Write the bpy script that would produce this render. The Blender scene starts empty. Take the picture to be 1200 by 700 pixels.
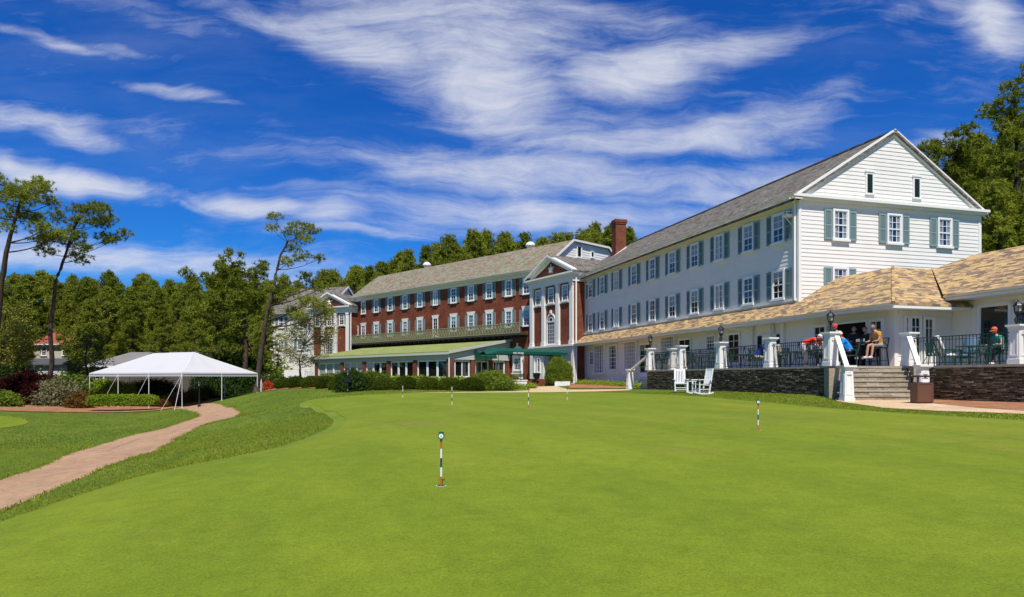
import bpy, bmesh, math, random
import numpy as np
from mathutils import Vector, Matrix, noise as mnoise
from mathutils.geometry import delaunay_2d_cdt
R = math.radians
scene = bpy.context.scene
COL = scene.collection
FPX, HZ, CX = 799.0, 443.0, 600.0          # focal length and horizon used to survey the place from the photograph

# ------------------------------------------------------------------ camera
cam_data = bpy.data.cameras.new('camera')
cam = bpy.data.objects.new('camera', cam_data)
COL.objects.link(cam)
cam.location = (0, 0, 0)                    # eye level is z = 0, the ground under it about -1.5
cam.rotation_euler = (R(90), 0, 0)
cam_data.sensor_width = 36
cam_data.lens = FPX / 1200 * 36
cam_data.shift_y = (HZ - 350) / 1200
cam_data.clip_start = 0.1
cam_data.clip_end = 6000
scene.camera = cam

# ------------------------------------------------------------------ sun, sky, exposure
SUN_EL, SUN_AZ = 60.0, 176.0                # azimuth from +Y towards +X
sd = bpy.data.lights.new('sun', 'SUN')
sd.energy = 4.6
sd.angle = R(0.53)
sd.color = (1.0, 0.94, 0.85)
sun = bpy.data.objects.new('sun', sd)
COL.objects.link(sun)
sv = Vector((math.sin(R(SUN_AZ)) * math.cos(R(SUN_EL)), math.cos(R(SUN_AZ)) * math.cos(R(SUN_EL)), math.sin(R(SUN_EL))))
sun.rotation_euler = sv.to_track_quat('Z', 'Y').to_euler()
sun.location = (0, -20, 60)
scene.view_settings.view_transform = 'Standard'
scene.view_settings.look = 'None'
scene.view_settings.exposure = 0.35
scene.view_settings.gamma = 1

class NT:
    """small helper to write node trees"""
    def __init__(s, nt):
        s.nt = nt; s.n = nt.nodes; s.l = nt.links
    def new(s, t, **kw):
        n = s.n.new(t)
        for k, v in kw.items(): setattr(n, k, v)
        return n
    def set(s, sock, v):
        if isinstance(v, bpy.types.NodeSocket): s.l.new(v, sock)
        elif v is not None: sock.default_value = v
    def m(s, op, a, b=None, c=None, clamp=False):
        n = s.new('ShaderNodeMath', operation=op, use_clamp=clamp)
        s.set(n.inputs[0], a)
        if b is not None: s.set(n.inputs[1], b)
        if c is not None: s.set(n.inputs[2], c)
        return n.outputs[0]
    def vm(s, op, a, b=None, out=0):
        n = s.new('ShaderNodeVectorMath', operation=op)
        s.set(n.inputs[0], a)
        if b is not None: s.set(n.inputs[1], b)
        return n.outputs[out]
    def noise(s, vec, scale, detail=4, rough=.55, dist=0, out='Fac'):
        n = s.new('ShaderNodeTexNoise')
        s.set(n.inputs['Vector'], vec)
        n.inputs['Scale'].default_value = scale; n.inputs['Detail'].default_value = detail
        n.inputs['Roughness'].default_value = rough; n.inputs['Distortion'].default_value = dist
        return n.outputs[out]
    def mapping(s, vec, loc=(0,0,0), rot=(0,0,0), scale=(1,1,1), typ='POINT'):
        n = s.new('ShaderNodeMapping', vector_type=typ)
        s.set(n.inputs['Vector'], vec)
        n.inputs['Location'].default_value = loc; n.inputs['Rotation'].default_value = rot; n.inputs['Scale'].default_value = scale
        return n.outputs[0]
    def ramp(s, fac, stops, interp='LINEAR'):
        n = s.new('ShaderNodeValToRGB')
        cr = n.color_ramp; cr.interpolation = interp
        while len(cr.elements) < len(stops): cr.elements.new(0.5)
        for e, (p, c) in zip(cr.elements, stops):
            e.position = p
            e.color = (c[0], c[1], c[2], 1) if not isinstance(c, (int, float)) else (c, c, c, 1)
        s.set(n.inputs[0], fac)
        return n.outputs[0]
    def mix(s, fac, a, b, mode='MIX'):
        n = s.new('ShaderNodeMix', data_type='RGBA', blend_type=mode)
        s.set(n.inputs[0], fac)
        for i, v in ((6, a), (7, b)):
            if isinstance(v, bpy.types.NodeSocket): s.l.new(v, n.inputs[i])
            else: n.inputs[i].default_value = (v[0], v[1], v[2], 1)
        return n.outputs[2]
    def smooth(s, v, lo, hi):
        n = s.new('ShaderNodeMapRange', interpolation_type='SMOOTHSTEP')
        s.set(n.inputs[0], v); n.inputs[1].default_value = lo; n.inputs[2].default_value = hi
        return n.outputs[0]

world = bpy.data.worlds.new('World'); scene.world = world
world.use_nodes = True
w = NT(world.node_tree); w.n.clear()
sky = w.new('ShaderNodeTexSky', sky_type='NISHITA')
sky.sun_disc = False
sky.sun_elevation = R(SUN_EL); sky.sun_rotation = R(SUN_AZ)
sky.altitude = 150; sky.air_density = 1.0; sky.dust_density = 0.25; sky.ozone_density = 3.0
hsv = w.new('ShaderNodeHueSaturation'); hsv.inputs['Saturation'].default_value = 1.28; hsv.inputs['Hue'].default_value = .505
w.l.new(sky.outputs[0], hsv.inputs['Color'])
tc = w.new('ShaderNodeTexCoord')
sep = w.new('ShaderNodeSeparateXYZ'); w.l.new(tc.outputs['Generated'], sep.inputs[0])
ay = w.m('MAXIMUM', w.m('ABSOLUTE', sep.outputs[1]), 0.12)
uu = w.m('DIVIDE', sep.outputs[0], ay); vv = w.m('DIVIDE', sep.outputs[2], ay)
cmb = w.new('ShaderNodeCombineXYZ'); w.l.new(uu, cmb.inputs[0]); w.l.new(vv, cmb.inputs[1])
P = cmb.outputs[0]
# cirrus: wind-combed fibres (stretched, warped noise) inside broad patches of cover
warp = w.vm('SUBTRACT', w.noise(P, 2.3, 4, .6, out='Color'), (.5, .5, .5))
Pw = w.vm('ADD', P, w.vm('MULTIPLY', warp, (.22, .11, 0)))
patches = [ # centre and size as seen above the horizon (pixels of the survey), tilt, weight
 (300, 28, 110, 14, -14, .55), (430, 62, 130, 26, -20, .8), (500, 25, 150, 34, -12, .8), (560, 95, 120, 48, -26, 1.0), (600, 30, 120, 40, -8, .7), (640, 150, 130, 26, -8, .6),
 (740, 92, 95, 24, 10, 1.1), (850, 66, 80, 15, 12, .7), (800, 165, 150, 17, 2, .95), (930, 140, 90, 18, 14, .5), (650, 205, 260, 20, -3, .9), (900, 205, 110, 14, 2, .6), (560, 196, 80, 16, -14, .6),
 (470, 235, 110, 12, -6, .5), (620, 252, 190, 17, -2, .8), (760, 245, 120, 14, 4, .6), (500, 262, 120, 12, 0, .5),
 (30, 138, 70, 11, -4, .85), (85, 152, 60, 11, -16, .75), (60, 203, 120, 13, -8, 1.0), (-20, 190, 80, 15, 0, .8), (215, 112, 70, 6, -12, .7), (275, 128, 25, 4, -8, .6), (60, 48, 90, 5, -14, .6), (140, 62, 50, 4, -12, .5),
 (330, 244, 90, 8, -8, .9), (395, 252, 36, 13, 0, .9), (420, 272, 80, 5, -4, .7), (245, 238, 50, 4, -14, .5), (120, 300, 170, 15, -3, 1.0), (260, 305, 110, 15, -2, .9), (330, 322, 60, 8, 0, .6), (0, 285, 80, 14, 0, .8), (180, 288, 60, 5, -6, .5),
 (1165, 25, 55, 30, -35, .95), (1120, 8, 40, 12, -20, .5), (1095, 172, 50, 12, 4, .7), (350, 190, 160, 12, -12, .28), (150, 20, 120, 10, -14, .35), (1000, 40, 90, 8, 20, .2), (700, 20, 110, 18, -8, .6)]
cover = None
for cx, cy, rx, ry, ang, amp in patches:
    q = w.mapping(Pw, loc=((cx-CX)/FPX, (HZ-cy)/FPX, 0), rot=(0, 0, R(ang)), scale=(rx*1.6/FPX, ry*1.95/FPX, 1), typ='TEXTURE')
    ln = w.vm('LENGTH', q, out=1)
    g = w.m('MULTIPLY', w.smooth(ln, 1.1, 0.1), amp)
    cover = g if cover is None else w.m('MAXIMUM', cover, g)
f1 = w.noise(w.mapping(Pw, rot=(0, 0, R(14)), scale=(1.5, 9.5, 1)), 2.6, 10, .68, .6)
f2 = w.noise(w.mapping(Pw, rot=(0, 0, R(-22)), scale=(2.4, 10, 1)), 4.2, 10, .7, .9)
f3 = w.noise(Pw, 5.0, 9, .6, .3)
fib = w.m('ADD', w.m('MULTIPLY', f1, .5), w.m('ADD', w.m('MULTIPLY', f2, .22), w.m('MULTIPLY', f3, .32)))
dens = w.m('ADD', w.m('MULTIPLY', cover, .98), w.m('MULTIPLY', w.m('SUBTRACT', fib, .515), 2.9))
dens = w.m('MULTIPLY', w.smooth(dens, -.02, 1.42), w.smooth(vv, .0, .06))
dens = w.m('MULTIPLY', dens, .97)
thin = w.m('MULTIPLY', w.smooth(w.noise(w.mapping(Pw, rot=(0,0,R(10)), scale=(.8, 4, 1)), 2.0, 7, .6), .46, .8), .10)
dens = w.m('MAXIMUM', dens, thin)
cloudcol = (9.3, 9.7, 10.9)
SKY_GRADE = w.mix(1.0, hsv.outputs[0], (.25, .90, 1.62), 'MULTIPLY')
skymix = w.mix(dens, SKY_GRADE, cloudcol)
bg = w.new('ShaderNodeBackground'); bg.inputs[1].default_value = 0.06
w.l.new(skymix, bg.inputs[0])
wo = w.new('ShaderNodeOutputWorld'); w.l.new(bg.outputs[0], wo.inputs[0])

# ------------------------------------------------------------------ materials
MATS = {}
def mat(name, col, rough=.7, spec=.3, metal=0, fn=None):
    if name in MATS: return MATS[name]
    m = bpy.data.materials.new(name); m.use_nodes = True
    t = NT(m.node_tree); b = t.n['Principled BSDF']
    b.inputs['Base Color'].default_value = (*col, 1)
    b.inputs['Roughness'].default_value = rough
    b.inputs['Specular IOR Level'].default_value = spec
    b.inputs['Metallic'].default_value = metal
    if fn: fn(t, b)
    MATS[name] = m
    return m
def weathered(amount=.12, scale=1.2, dirt=(.5, .47, .4)):
    def f(t, b):
        base = tuple(b.inputs['Base Color'].default_value[:3])
        tcn = t.new('ShaderNodeTexCoord')
        n = t.noise(tcn.outputs['Object'], scale, 6, .6)
        n2 = t.noise(tcn.outputs['Object'], scale*9, 4, .6)
        f = t.m('MULTIPLY', t.smooth(t.m('ADD', t.m('MULTIPLY', n, .7), t.m('MULTIPLY', n2, .3)), .42, .72), amount)
        t.l.new(t.mix(f, base, tuple(x*y for x, y in zip(base, dirt))), b.inputs['Base Color'])
    return f
M = {}
M['siding'] = mat('white_siding', (.77, .75, .69), .55, .3, fn=weathered(.22, .8, (.72, .7, .62)))
M['trim'] = mat('white_trim', (.78, .77, .72), .45, .35, fn=weathered(.2, 1.5, (.75, .72, .64)))
M['frame'] = mat('window_paint', (.78, .78, .76), .45, .35)
M['shutter'] = mat('shutter_paint', (.20, .29, .285), .55, .3, fn=weathered(.35, 2, (1.4, 1.3, 1.25)))
M['dark_shutter'] = mat('dark_shutter_paint', (.012, .03, .022), .5)
M['green_metal'] = mat('green_iron_paint', (.008, .05, .036), .4, .5)
M['dark_iron'] = mat('black_iron', (.008, .008, .008), .4, .5)
M['bark'] = mat('pine_bark', (.09, .06, .045), .95, .1, fn=lambda t, b: t.l.new(t.ramp(t.noise(t.mapping(t.new('ShaderNodeTexCoord').outputs['Object'], scale=(6, 6, 1.6)), 1.6, 6, .7), [(.3, (.018, .013, .010)), (.7, (.12, .085, .062))]), b.inputs['Base Color']))
M['red_roof'] = mat('red_roof_tiles', (.30, .085, .05), .8, fn=weathered(.6, 3, (.5, .5, .5)))
M['tan_gravel'] = mat('tan_gravel', (.5, .36, .22), .95, .1)
M['canvas'] = mat('white_canvas', (.50, .50, .495), .7, .1, fn=weathered(.3, .5, (.86, .86, .84)))
M['green_canvas'] = mat('green_canvas', (.004, .07, .048), .55, .3)
M['white_paint'] = mat('white_chair_paint', (.8, .8, .78), .4, .4)
M['curtain'] = mat('curtain_cloth', (.42, .41, .37), .9, .1)
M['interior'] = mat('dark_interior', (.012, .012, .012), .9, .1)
M['brown_metal'] = mat('brown_metal', (.13, .058, .032), .5, .4)
M['white_letters'] = mat('white_letters', (.8, .8, .78), .6)

def leaf_mat(name, c1, c2, trans=.25, clump=.35):
    if name in MATS: return MATS[name]
    m = bpy.data.materials.new(name); m.use_nodes = True
    t = NT(m.node_tree); t.n.clear()
    g = t.new('ShaderNodeNewGeometry'); oi = t.new('ShaderNodeObjectInfo'); tcn = t.new('ShaderNodeTexCoord')
    n = t.noise(tcn.outputs['Object'], clump, 3, .6)
    f = t.m('ADD', t.m('MULTIPLY', g.outputs['Random Per Island'], .34), t.m('MULTIPLY', t.smooth(n, .35, .65), .32))
    f = t.m('ADD', f, t.m('MULTIPLY', oi.outputs['Random'], .45), clamp=True)
    col = t.mix(f, c1, c2)
    d = t.new('ShaderNodeBsdfDiffuse'); t.l.new(col, d.inputs[0])
    tr = t.new('ShaderNodeBsdfTranslucent'); t.l.new(t.mix(1.0, col, (1.2, 1.25, .6), 'MULTIPLY'), tr.inputs[0])
    ms = t.new('ShaderNodeMixShader'); ms.inputs[0].default_value = trans
    t.l.new(d.outputs[0], ms.inputs[1]); t.l.new(tr.outputs[0], ms.inputs[2])
    o = t.new('ShaderNodeOutputMaterial'); t.l.new(ms.outputs[0], o.inputs[0])
    MATS[name] = m
    return m
M['pine'] = leaf_mat('pine_needles', (.09, .12, .014), (.31, .34, .05))
M['far_pine'] = leaf_mat('forest_needles', (.085, .115, .012), (.30, .33, .045))
M['leaf'] = leaf_mat('broad_leaves', (.06, .10, .012), (.20, .26, .035))
M['yellow_leaf'] = leaf_mat('spring_leaves', (.11, .12, .02), (.26, .25, .05))
M['bright_leaf'] = leaf_mat('bright_leaves', (.13, .20, .012), (.30, .38, .04))
M['dark_leaf'] = leaf_mat('dark_glossy_leaves', (.018, .042, .012), (.06, .10, .022))
M['red_leaf'] = leaf_mat('maroon_leaves', (.02, .006, .007), (.075, .018, .017))  # maroon leaves, darkened to carry the shade of the trees
M['box_leaf'] = leaf_mat('clipped_shrub_leaves', (.030, .050, .007), (.10, .135, .016))
M['pale_leaf'] = leaf_mat('dogwood_leaves', (.18, .19, .035), (.38, .36, .12), .35)
M['blossom_leaf'] = leaf_mat('blossom_leaves', (.03, .05, .012), (.30, .27, .15), .25, 1.5)  # pale blossom tone with the tree shade of its bed mixed in
M['orange_leaf'] = leaf_mat('orange_blossom', (.42, .07, .02), (.6, .14, .05), .3)
M['bronze_leaf'] = leaf_mat('bronze_leaves', (.07, .06, .015), (.20, .10, .03), .3)  # bronze leaves, tone lowered for tree shade over the left beds
M['grass_blade'] = leaf_mat('grass_blades', (.14, .19, .014), (.28, .32, .04), .3, 1.0)

def fn_glass(t, b):
    t.n.remove(b)
    tr = t.new('ShaderNodeBsdfTransparent'); tr.inputs[0].default_value = (.78, .82, .84, 1)
    gl = t.new('ShaderNodeBsdfGlossy'); gl.inputs['Roughness'].default_value = .03
    fr = t.new('ShaderNodeFresnel'); fr.inputs[0].default_value = 1.5
    ms = t.new('ShaderNodeMixShader'); t.l.new(t.m('MINIMUM', t.m('MULTIPLY', fr.outputs[0], .55), .16), ms.inputs[0])
    t.l.new(tr.outputs[0], ms.inputs[1]); t.l.new(gl.outputs[0], ms.inputs[2])
    t.l.new(ms.outputs[0], t.n['Material Output'].inputs[0])
M['glass'] = mat('window_glass', (.1, .1, .1), fn=fn_glass)

def uvn(t): return t.new('ShaderNodeTexCoord').outputs['UV']
def bricktex(t, vec, c1, c2, mortar, bw, rh, ms, bias=0, offset=.5):
    n = t.new('ShaderNodeTexBrick'); t.l.new(vec, n.inputs['Vector'])
    n.inputs['Color1'].default_value = (*c1, 1); n.inputs['Color2'].default_value = (*c2, 1); n.inputs['Mortar'].default_value = (*mortar, 1)
    n.inputs['Scale'].default_value = 1; n.inputs['Brick Width'].default_value = bw; n.inputs['Row Height'].default_value = rh
    n.inputs['Mortar Size'].default_value = ms; n.inputs['Bias'].default_value = bias; n.offset = offset
    return n
def fn_brick(t, b):
    n = bricktex(t, uvn(t), (.25, .050, .022), (.145, .032, .015), (.25, .15, .09), .215, .075, .009)
    big = t.noise(uvn(t), .9, 5, .6)
    c = t.mix(t.smooth(big, .35, .7), n.outputs[0], t.mix(1, n.outputs[0], (.68, .62, .62), 'MULTIPLY'))
    t.l.new(c, b.inputs['Base Color'])
    bp = t.new('ShaderNodeBump'); bp.inputs['Strength'].default_value = .4; bp.inputs['Distance'].default_value = .01; bp.invert = True
    t.l.new(n.outputs['Fac'], bp.inputs['Height']); t.l.new(bp.outputs[0], b.inputs['Normal'])
M['brick'] = mat('red_brick', (.3, .07, .04), .85, .15, fn=fn_brick)
def fn_shingle(stops, bw, rh, rag=.7, blotch=2.2, joint=.55):
    def f(t, b):
        uv = uvn(t)
        n = bricktex(t, uv, (0, 0, 0), (1, 1, 1), (.5, .5, .5), bw, rh, .012)
        n.inputs['Mortar Size'].default_value = .008
        big = t.noise(t.mapping(uv, scale=(1, 2.2, 1)), blotch, 3, .5)
        v = t.m('ADD', t.m('MULTIPLY', n.outputs[0], rag), t.m('MULTIPLY', t.smooth(big, .3, .7), 1-rag))
        c = t.ramp(v, stops, 'CONSTANT')
        g = t.noise(t.mapping(uv, scale=(1, 2.5, 1)), 5, 5, .75)
        c = t.mix(.35, c, t.mix(1, c, t.ramp(g, [(.3, .45), (.75, 1.35)]), 'MULTIPLY'))
        ag = t.noise(uv, .35, 4, .6)
        c = t.mix(t.m('MULTIPLY', t.smooth(ag, .45, .75), .3), c, t.mix(1, c, (.72, .72, .68), 'MULTIPLY'))
        c = t.mix(t.m('MULTIPLY', n.outputs['Fac'], joint), c, t.mix(1, c, (.3, .3, .3), 'MULTIPLY'))
        t.l.new(c, b.inputs['Base Color'])
        sp = t.new('ShaderNodeSeparateXYZ'); t.l.new(uv, sp.inputs[0])
        saw = t.m('FRACT', t.m('DIVIDE', sp.outputs[1], rh))
        bp = t.new('ShaderNodeBump'); bp.inputs['Strength'].default_value = .8; bp.inputs['Distance'].default_value = .02; bp.invert = True
        t.l.new(t.m('ADD', saw, t.m('MULTIPLY', n.outputs[0], .25)), bp.inputs['Height']); t.l.new(bp.outputs[0], b.inputs['Normal'])
    return f
M['grey_shingle'] = mat('grey_shingles', (.15, .14, .12), .9, .15, fn=fn_shingle([(0, (.085, .078, .065)), (.33, (.15, .14, .115)), (.52, (.21, .195, .165)), (.68, (.125, .10, .08)), (.84, (.26, .245, .21))], .5, .24, .55, 1.6))
M['mottled_shingle'] = mat('mottled_green_shingles', (.2, .2, .15), .9, .15, fn=fn_shingle([(0, (.20, .195, .13)), (.40, (.26, .25, .17)), (.60, (.23, .125, .095)), (.76, (.17, .165, .115))], .5, .34, .55, 1.2))
M['tan_shingle'] = mat('tan_shingles', (.5, .35, .18), .9, .15, fn=fn_shingle([(0, (.17, .125, .09)), (.25, (.38, .26, .13)), (.42, (.56, .385, .16)), (.58, (.24, .165, .105)), (.72, (.47, .33, .18)), (.87, (.20, .155, .12))], .42, .15, .80, 1.5, .5))
def fn_moss(t, b):
    n = t.noise(uvn(t), .8, 6, .65); n2 = t.noise(uvn(t), 9, 4, .7)
    c = t.ramp(t.m('ADD', t.m('MULTIPLY', n, .65), t.m('MULTIPLY', n2, .35)), [(.35, (.15, .19, .055)), (.6, (.27, .30, .10)), (.75, (.33, .34, .16))])
    t.l.new(c, b.inputs['Base Color'])
M['moss_roof'] = mat('mossy_green_roof', (.2, .25, .1), .9, .1, fn=fn_moss)
def fn_stone(t, b):
    g = t.new('ShaderNodeNewGeometry')
    n = t.noise(t.new('ShaderNodeTexCoord').outputs['Object'], 9, 5, .7)
    c = t.ramp(t.m('ADD', t.m('MULTIPLY', g.outputs['Random Per Island'], .7), t.m('MULTIPLY', n, .3)), [(.1, (.04, .032, .020)), (.35, (.085, .066, .038)), (.6, (.145, .105, .060)), (.8, (.22, .17, .105)), (.95, (.40, .33, .23))])
    t.l.new(c, b.inputs['Base Color'])
M['stone'] = mat('ledge_stone', (.08, .07, .05), .9, .15, fn=fn_stone)
def fn_lightstone(t, b):
    g = t.new('ShaderNodeNewGeometry')
    n = t.noise(t.mapping(t.new('ShaderNodeTexCoord').outputs['Object'], scale=(2, 2, 9)), 3.5, 6, .75)
    c = t.ramp(t.m('ADD', t.m('MULTIPLY', g.outputs['Random Per Island'], .2), t.m('MULTIPLY', n, .85)), [(.3, (.13, .105, .07)), (.5, (.33, .28, .20)), (.72, (.48, .42, .32))])
    t.l.new(c, b.inputs['Base Color'])
M['step_stone'] = mat('grey_step_stone', (.3, .27, .2), .9, .15, fn=fn_lightstone)
M['flagstone'] = mat('terrace_paving', (.25, .23, .20), .85, .15, fn=fn_lightstone)
def fn_ground(c1, c2, c3, s1, s2, bump=.3, bs=90, stripes=None, grain=.5, worn=None, cracks=False):
    def f(t, b):
        tcn = t.new('ShaderNodeTexCoord').outputs['Object']
        n1 = t.noise(tcn, s1, 6, .6, .4); n2 = t.noise(t.mapping(tcn, scale=(1, .45, 1)), s2, 7, .7)
        n3 = t.noise(tcn, bs, 3, .7); n4 = t.noise(tcn, 3.1, 12, .86, .2)
        c = t.mix(t.smooth(n1, .35, .66), c1, c2)
        c = t.mix(t.m('MULTIPLY', t.smooth(n2, .5, .75), .75), c, c3)
        c = t.mix(.55, c, t.mix(1, c, t.ramp(n3, [(.3, .5), (.7, 1.45)]), 'MULTIPLY'))
        c = t.mix(grain, c, t.mix(1, c, t.ramp(n4, [(.36, .42), (.5, 1.0), (.66, 1.6)]), 'MULTIPLY'))
        if stripes:
            sp = t.new('ShaderNodeSeparateXYZ'); t.l.new(t.mapping(tcn, rot=(0, 0, R(stripes[0]))), sp.inputs[0])
            wv = t.m('SINE', t.m('ADD', t.m('MULTIPLY', sp.outputs[0], stripes[1]), t.m('MULTIPLY', n1, 4)))
            c = t.mix(t.m('MULTIPLY', t.smooth(wv, -.4, .4), stripes[2]), c, t.mix(1, c, (.74, .8, .74), 'MULTIPLY'))
        if worn:
            for (x, y, rx, ry, a) in worn:
                q = t.mapping(tcn, loc=(x, y, 0), scale=(rx, ry, 50), typ='TEXTURE')
                m_ = t.m('MULTIPLY', t.m('MULTIPLY', t.smooth(t.vm('LENGTH', q, out=1), 1.0, .2), t.smooth(n4, .40, .6)), a)
                c = t.mix(m_, c, (.25, .16, .06))
        if cracks:
            vo = t.new('ShaderNodeTexVoronoi', feature='DISTANCE_TO_EDGE'); t.l.new(t.vm('ADD', tcn, t.vm('MULTIPLY', t.noise(tcn, 2.0, 5, .7, out='Color'), (.6, .6, 0))), vo.inputs['Vector']); vo.inputs['Scale'].default_value = .27
            c = t.mix(t.m('MULTIPLY', t.smooth(vo.outputs[0], .012, .002), .4), c, (.10, .09, .06))
            vo2 = t.noise(tcn, .7, 6, .7); c = t.mix(t.m('MULTIPLY', t.smooth(vo2, .52, .7), .35), c, (.26, .20, .12))
        t.l.new(c, b.inputs['Base Color'])
        bp = t.new('ShaderNodeBump'); bp.inputs['Strength'].default_value = bump; bp.inputs['Distance'].default_value = .012
        t.l.new(t.m('ADD', n3, n4), bp.inputs['Height']); t.l.new(bp.outputs[0], b.inputs['Normal'])
    return f
M['green'] = mat('putting_green_turf', (.2, .3, .05), .85, .12, fn=fn_ground((.135, .188, .0115), (.168, .216, .014), (.21, .215, .024), .16, .45, .35, 55, (-24, 3.0, .27), .30, [(-2.1, 14.6, 1.1, 1.1, .55), (6, 16.5, 3, 2.2, .18), (1.5, 19, 2.5, 2, .15), (9, 12, 3, 2, .15), (2.6, 10, 1.2, .5, .2)]))
M['fringe'] = mat('fringe_turf', (.2, .3, .05), .9, .1, fn=fn_ground((.12, .18, .017), (.145, .20, .02), (.18, .21, .03), .4, 1.1, .4, 40))
M['rough'] = mat('rough_turf', (.1, .2, .03), .9, .1, fn=fn_ground((.072, .118, .012), (.11, .155, .016), (.16, .18, .026), .3, 1.6, .8, 26, None, .6))
M['path'] = mat('cart_path_asphalt', (.3, .25, .2), .9, .15, fn=fn_ground((.345, .215, .125), (.385, .245, .145), (.27, .175, .10), .5, 1.6, .4, 45, None, .5, None, True))
M['sandpath'] = mat('sandy_path', (.5, .38, .24), .95, .1, fn=fn_ground((.50, .37, .21), (.58, .43, .27), (.42, .31, .18), .8, 2.6, .3, 40))
M['mulch'] = mat('pine_straw_mulch', (.25, .12, .07), .95, .05, fn=fn_ground((.26, .125, .065), (.36, .18, .095), (.16, .085, .05), 1.2, 4, .9, 22))
M['forest_floor'] = mat('forest_floor', (.07, .06, .03), .95, .05, fn=fn_ground((.05, .055, .02), (.10, .07, .035), (.04, .05, .015), .2, 1, .8, 12))

# ------------------------------------------------------------------ mesh helpers
ORG = {}
class MB:
    def __init__(s): s.v = []; s.f = []; s.mi = []; s.cur = 0
    def add(s, vs, fs):
        o = len(s.v); s.v += [tuple(v) for v in vs]; s.f += [tuple(i+o for i in f) for f in fs]; s.mi += [s.cur]*len(fs)
    def quad(s, a, b, c, d): s.add([a, b, c, d], [(0, 1, 2, 3)])
    def poly(s, pts): s.add(pts, [tuple(range(len(pts)))])
    def hexa(s, p):   # p: 8 points, bottom 4 (ccw) and top 4
        s.add(p, [(3, 2, 1, 0), (4, 5, 6, 7), (0, 1, 5, 4), (1, 2, 6, 5), (2, 3, 7, 6), (3, 0, 4, 7)])
    def box(s, x0, x1, y0, y1, z0, z1, fr=None):
        p = [(x0, y0, z0), (x1, y0, z0), (x1, y1, z0), (x0, y1, z0), (x0, y0, z1), (x1, y0, z1), (x1, y1, z1), (x0, y1, z1)]
        if fr: p = [fr(*q) for q in p]
        s.hexa(p)
    def bar(s, a, b, w, h=None, up=(0, 0, 1)):   # square bar from a to b
        h = h or w; a = Vector(a); b = Vector(b); d = (b-a)
        if d.length < 1e-6: return
        d.normalize(); u = Vector(up)
        if abs(d.dot(u)) > .98: u = Vector((1, 0, 0))
        x = d.cross(u).normalized(); y = x.cross(d).normalized()
        x *= w/2; y *= h/2
        s.hexa([a-x-y, a+x-y, a+x+y, a-x+y, b-x-y, b+x-y, b+x+y, b-x+y])
    def tube(s, pts, radii, n=8, cap=True):
        pts = [Vector(p) for p in pts]; rings = []
        if isinstance(radii, (int, float)): radii = [radii]*len(pts)
        ref = Vector((0, 0, 1))
        o = len(s.v)
        for i, p in enumerate(pts):
            d = (pts[min(i+1, len(pts)-1)] - pts[max(i-1, 0)])
            d = d.normalized() if d.length > 1e-9 else Vector((0, 0, 1))
            r = ref if abs(d.dot(ref)) < .95 else Vector((1, 0, 0))
            x = d.cross(r).normalized(); y = d.cross(x)
            for k in range(n):
                a = 2*math.pi*k/n
                s.v.append(tuple(p + x*math.cos(a)*radii[i] + y*math.sin(a)*radii[i]))
        for i in range(len(pts)-1):
            for k in range(n):
                k2 = (k+1) % n
                s.f.append((o+i*n+k, o+i*n+k2, o+(i+1)*n+k2, o+(i+1)*n+k)); s.mi.append(s.cur)
        if cap:
            s.f.append(tuple(o+k for k in range(n))); s.mi.append(s.cur)
            s.f.append(tuple(o+(len(pts)-1)*n+k for k in reversed(range(n)))); s.mi.append(s.cur)
    def lathe(s, c, prof, n=16):  # prof: (r, z)
        s.tube([(c[0], c[1], c[2]+z) for r, z in prof], [max(r, .001) for r, z in prof], n) if False else s._lathe(c, prof, n)
    def _lathe(s, c, prof, n):
        o = len(s.v)
        for r, z in prof:
            for k in range(n):
                a = 2*math.pi*k/n; s.v.append((c[0]+r*math.cos(a), c[1]+r*math.sin(a), c[2]+z))
        for i in range(len(prof)-1):
            for k in range(n):
                k2 = (k+1) % n
                s.f.append((o+i*n+k, o+i*n+k2, o+(i+1)*n+k2, o+(i+1)*n+k)); s.mi.append(s.cur)
        s.f.append(tuple(o+k for k in reversed(range(n)))); s.mi.append(s.cur)
        s.f.append(tuple(o+(len(prof)-1)*n+k for k in range(n))); s.mi.append(s.cur)
    def mesh(s, name, mats, smooth=False, org=(0, 0, 0), uv=True):
        me = bpy.data.meshes.new(name)
        vs = [(v[0]-org[0], v[1]-org[1], v[2]-org[2]) for v in s.v]
        me.from_pydata(vs, [], s.f)
        if not isinstance(mats, (list, tuple)): mats = [mats]
        for m_ in mats: me.materials.append(m_)
        if len(mats) > 1: me.polygons.foreach_set('material_index', s.mi)
        if uv:
            ul = me.uv_layers.new(name='UVMap'); co = s.v
            data = ul.data
            for p in me.polygons:
                n = p.normal
                if abs(n.z) < .995:
                    ux = Vector((-n.y, n.x, 0)).normalized(); vx = n.cross(ux)
                else: ux = Vector((1, 0, 0)); vx = Vector((0, 1, 0))
                for li in p.loop_indices:
                    c = Vector(co[me.loops[li].vertex_index])
                    data[li].uv = (c.dot(ux), c.dot(vx))
        if smooth: me.polygons.foreach_set('use_smooth', [True]*len(me.polygons))
        me.update()
        return me
    def build(s, name, mats, parent=None, smooth=False, origin=None, uv=True):
        """one object; its vertices are world points. origin: where its own origin goes"""
        porg = ORG.get(parent.name, (0, 0, 0)) if parent else (0, 0, 0)
        org = origin if origin is not None else (porg if parent else (0, 0, 0))
        me = s.mesh(name, mats, smooth, org, uv)
        o = bpy.data.objects.new(name, me); COL.objects.link(o)
        o.location = (org[0]-porg[0], org[1]-porg[1], org[2]-porg[2])
        if parent: o.parent = parent
        ORG[o.name] = tuple(org)
        return o
def empty(name, loc):
    o = bpy.data.objects.new(name, None); COL.objects.link(o); o.location = loc
    o.empty_display_size = .3
    ORG[o.name] = tuple(loc)
    return o
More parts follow.
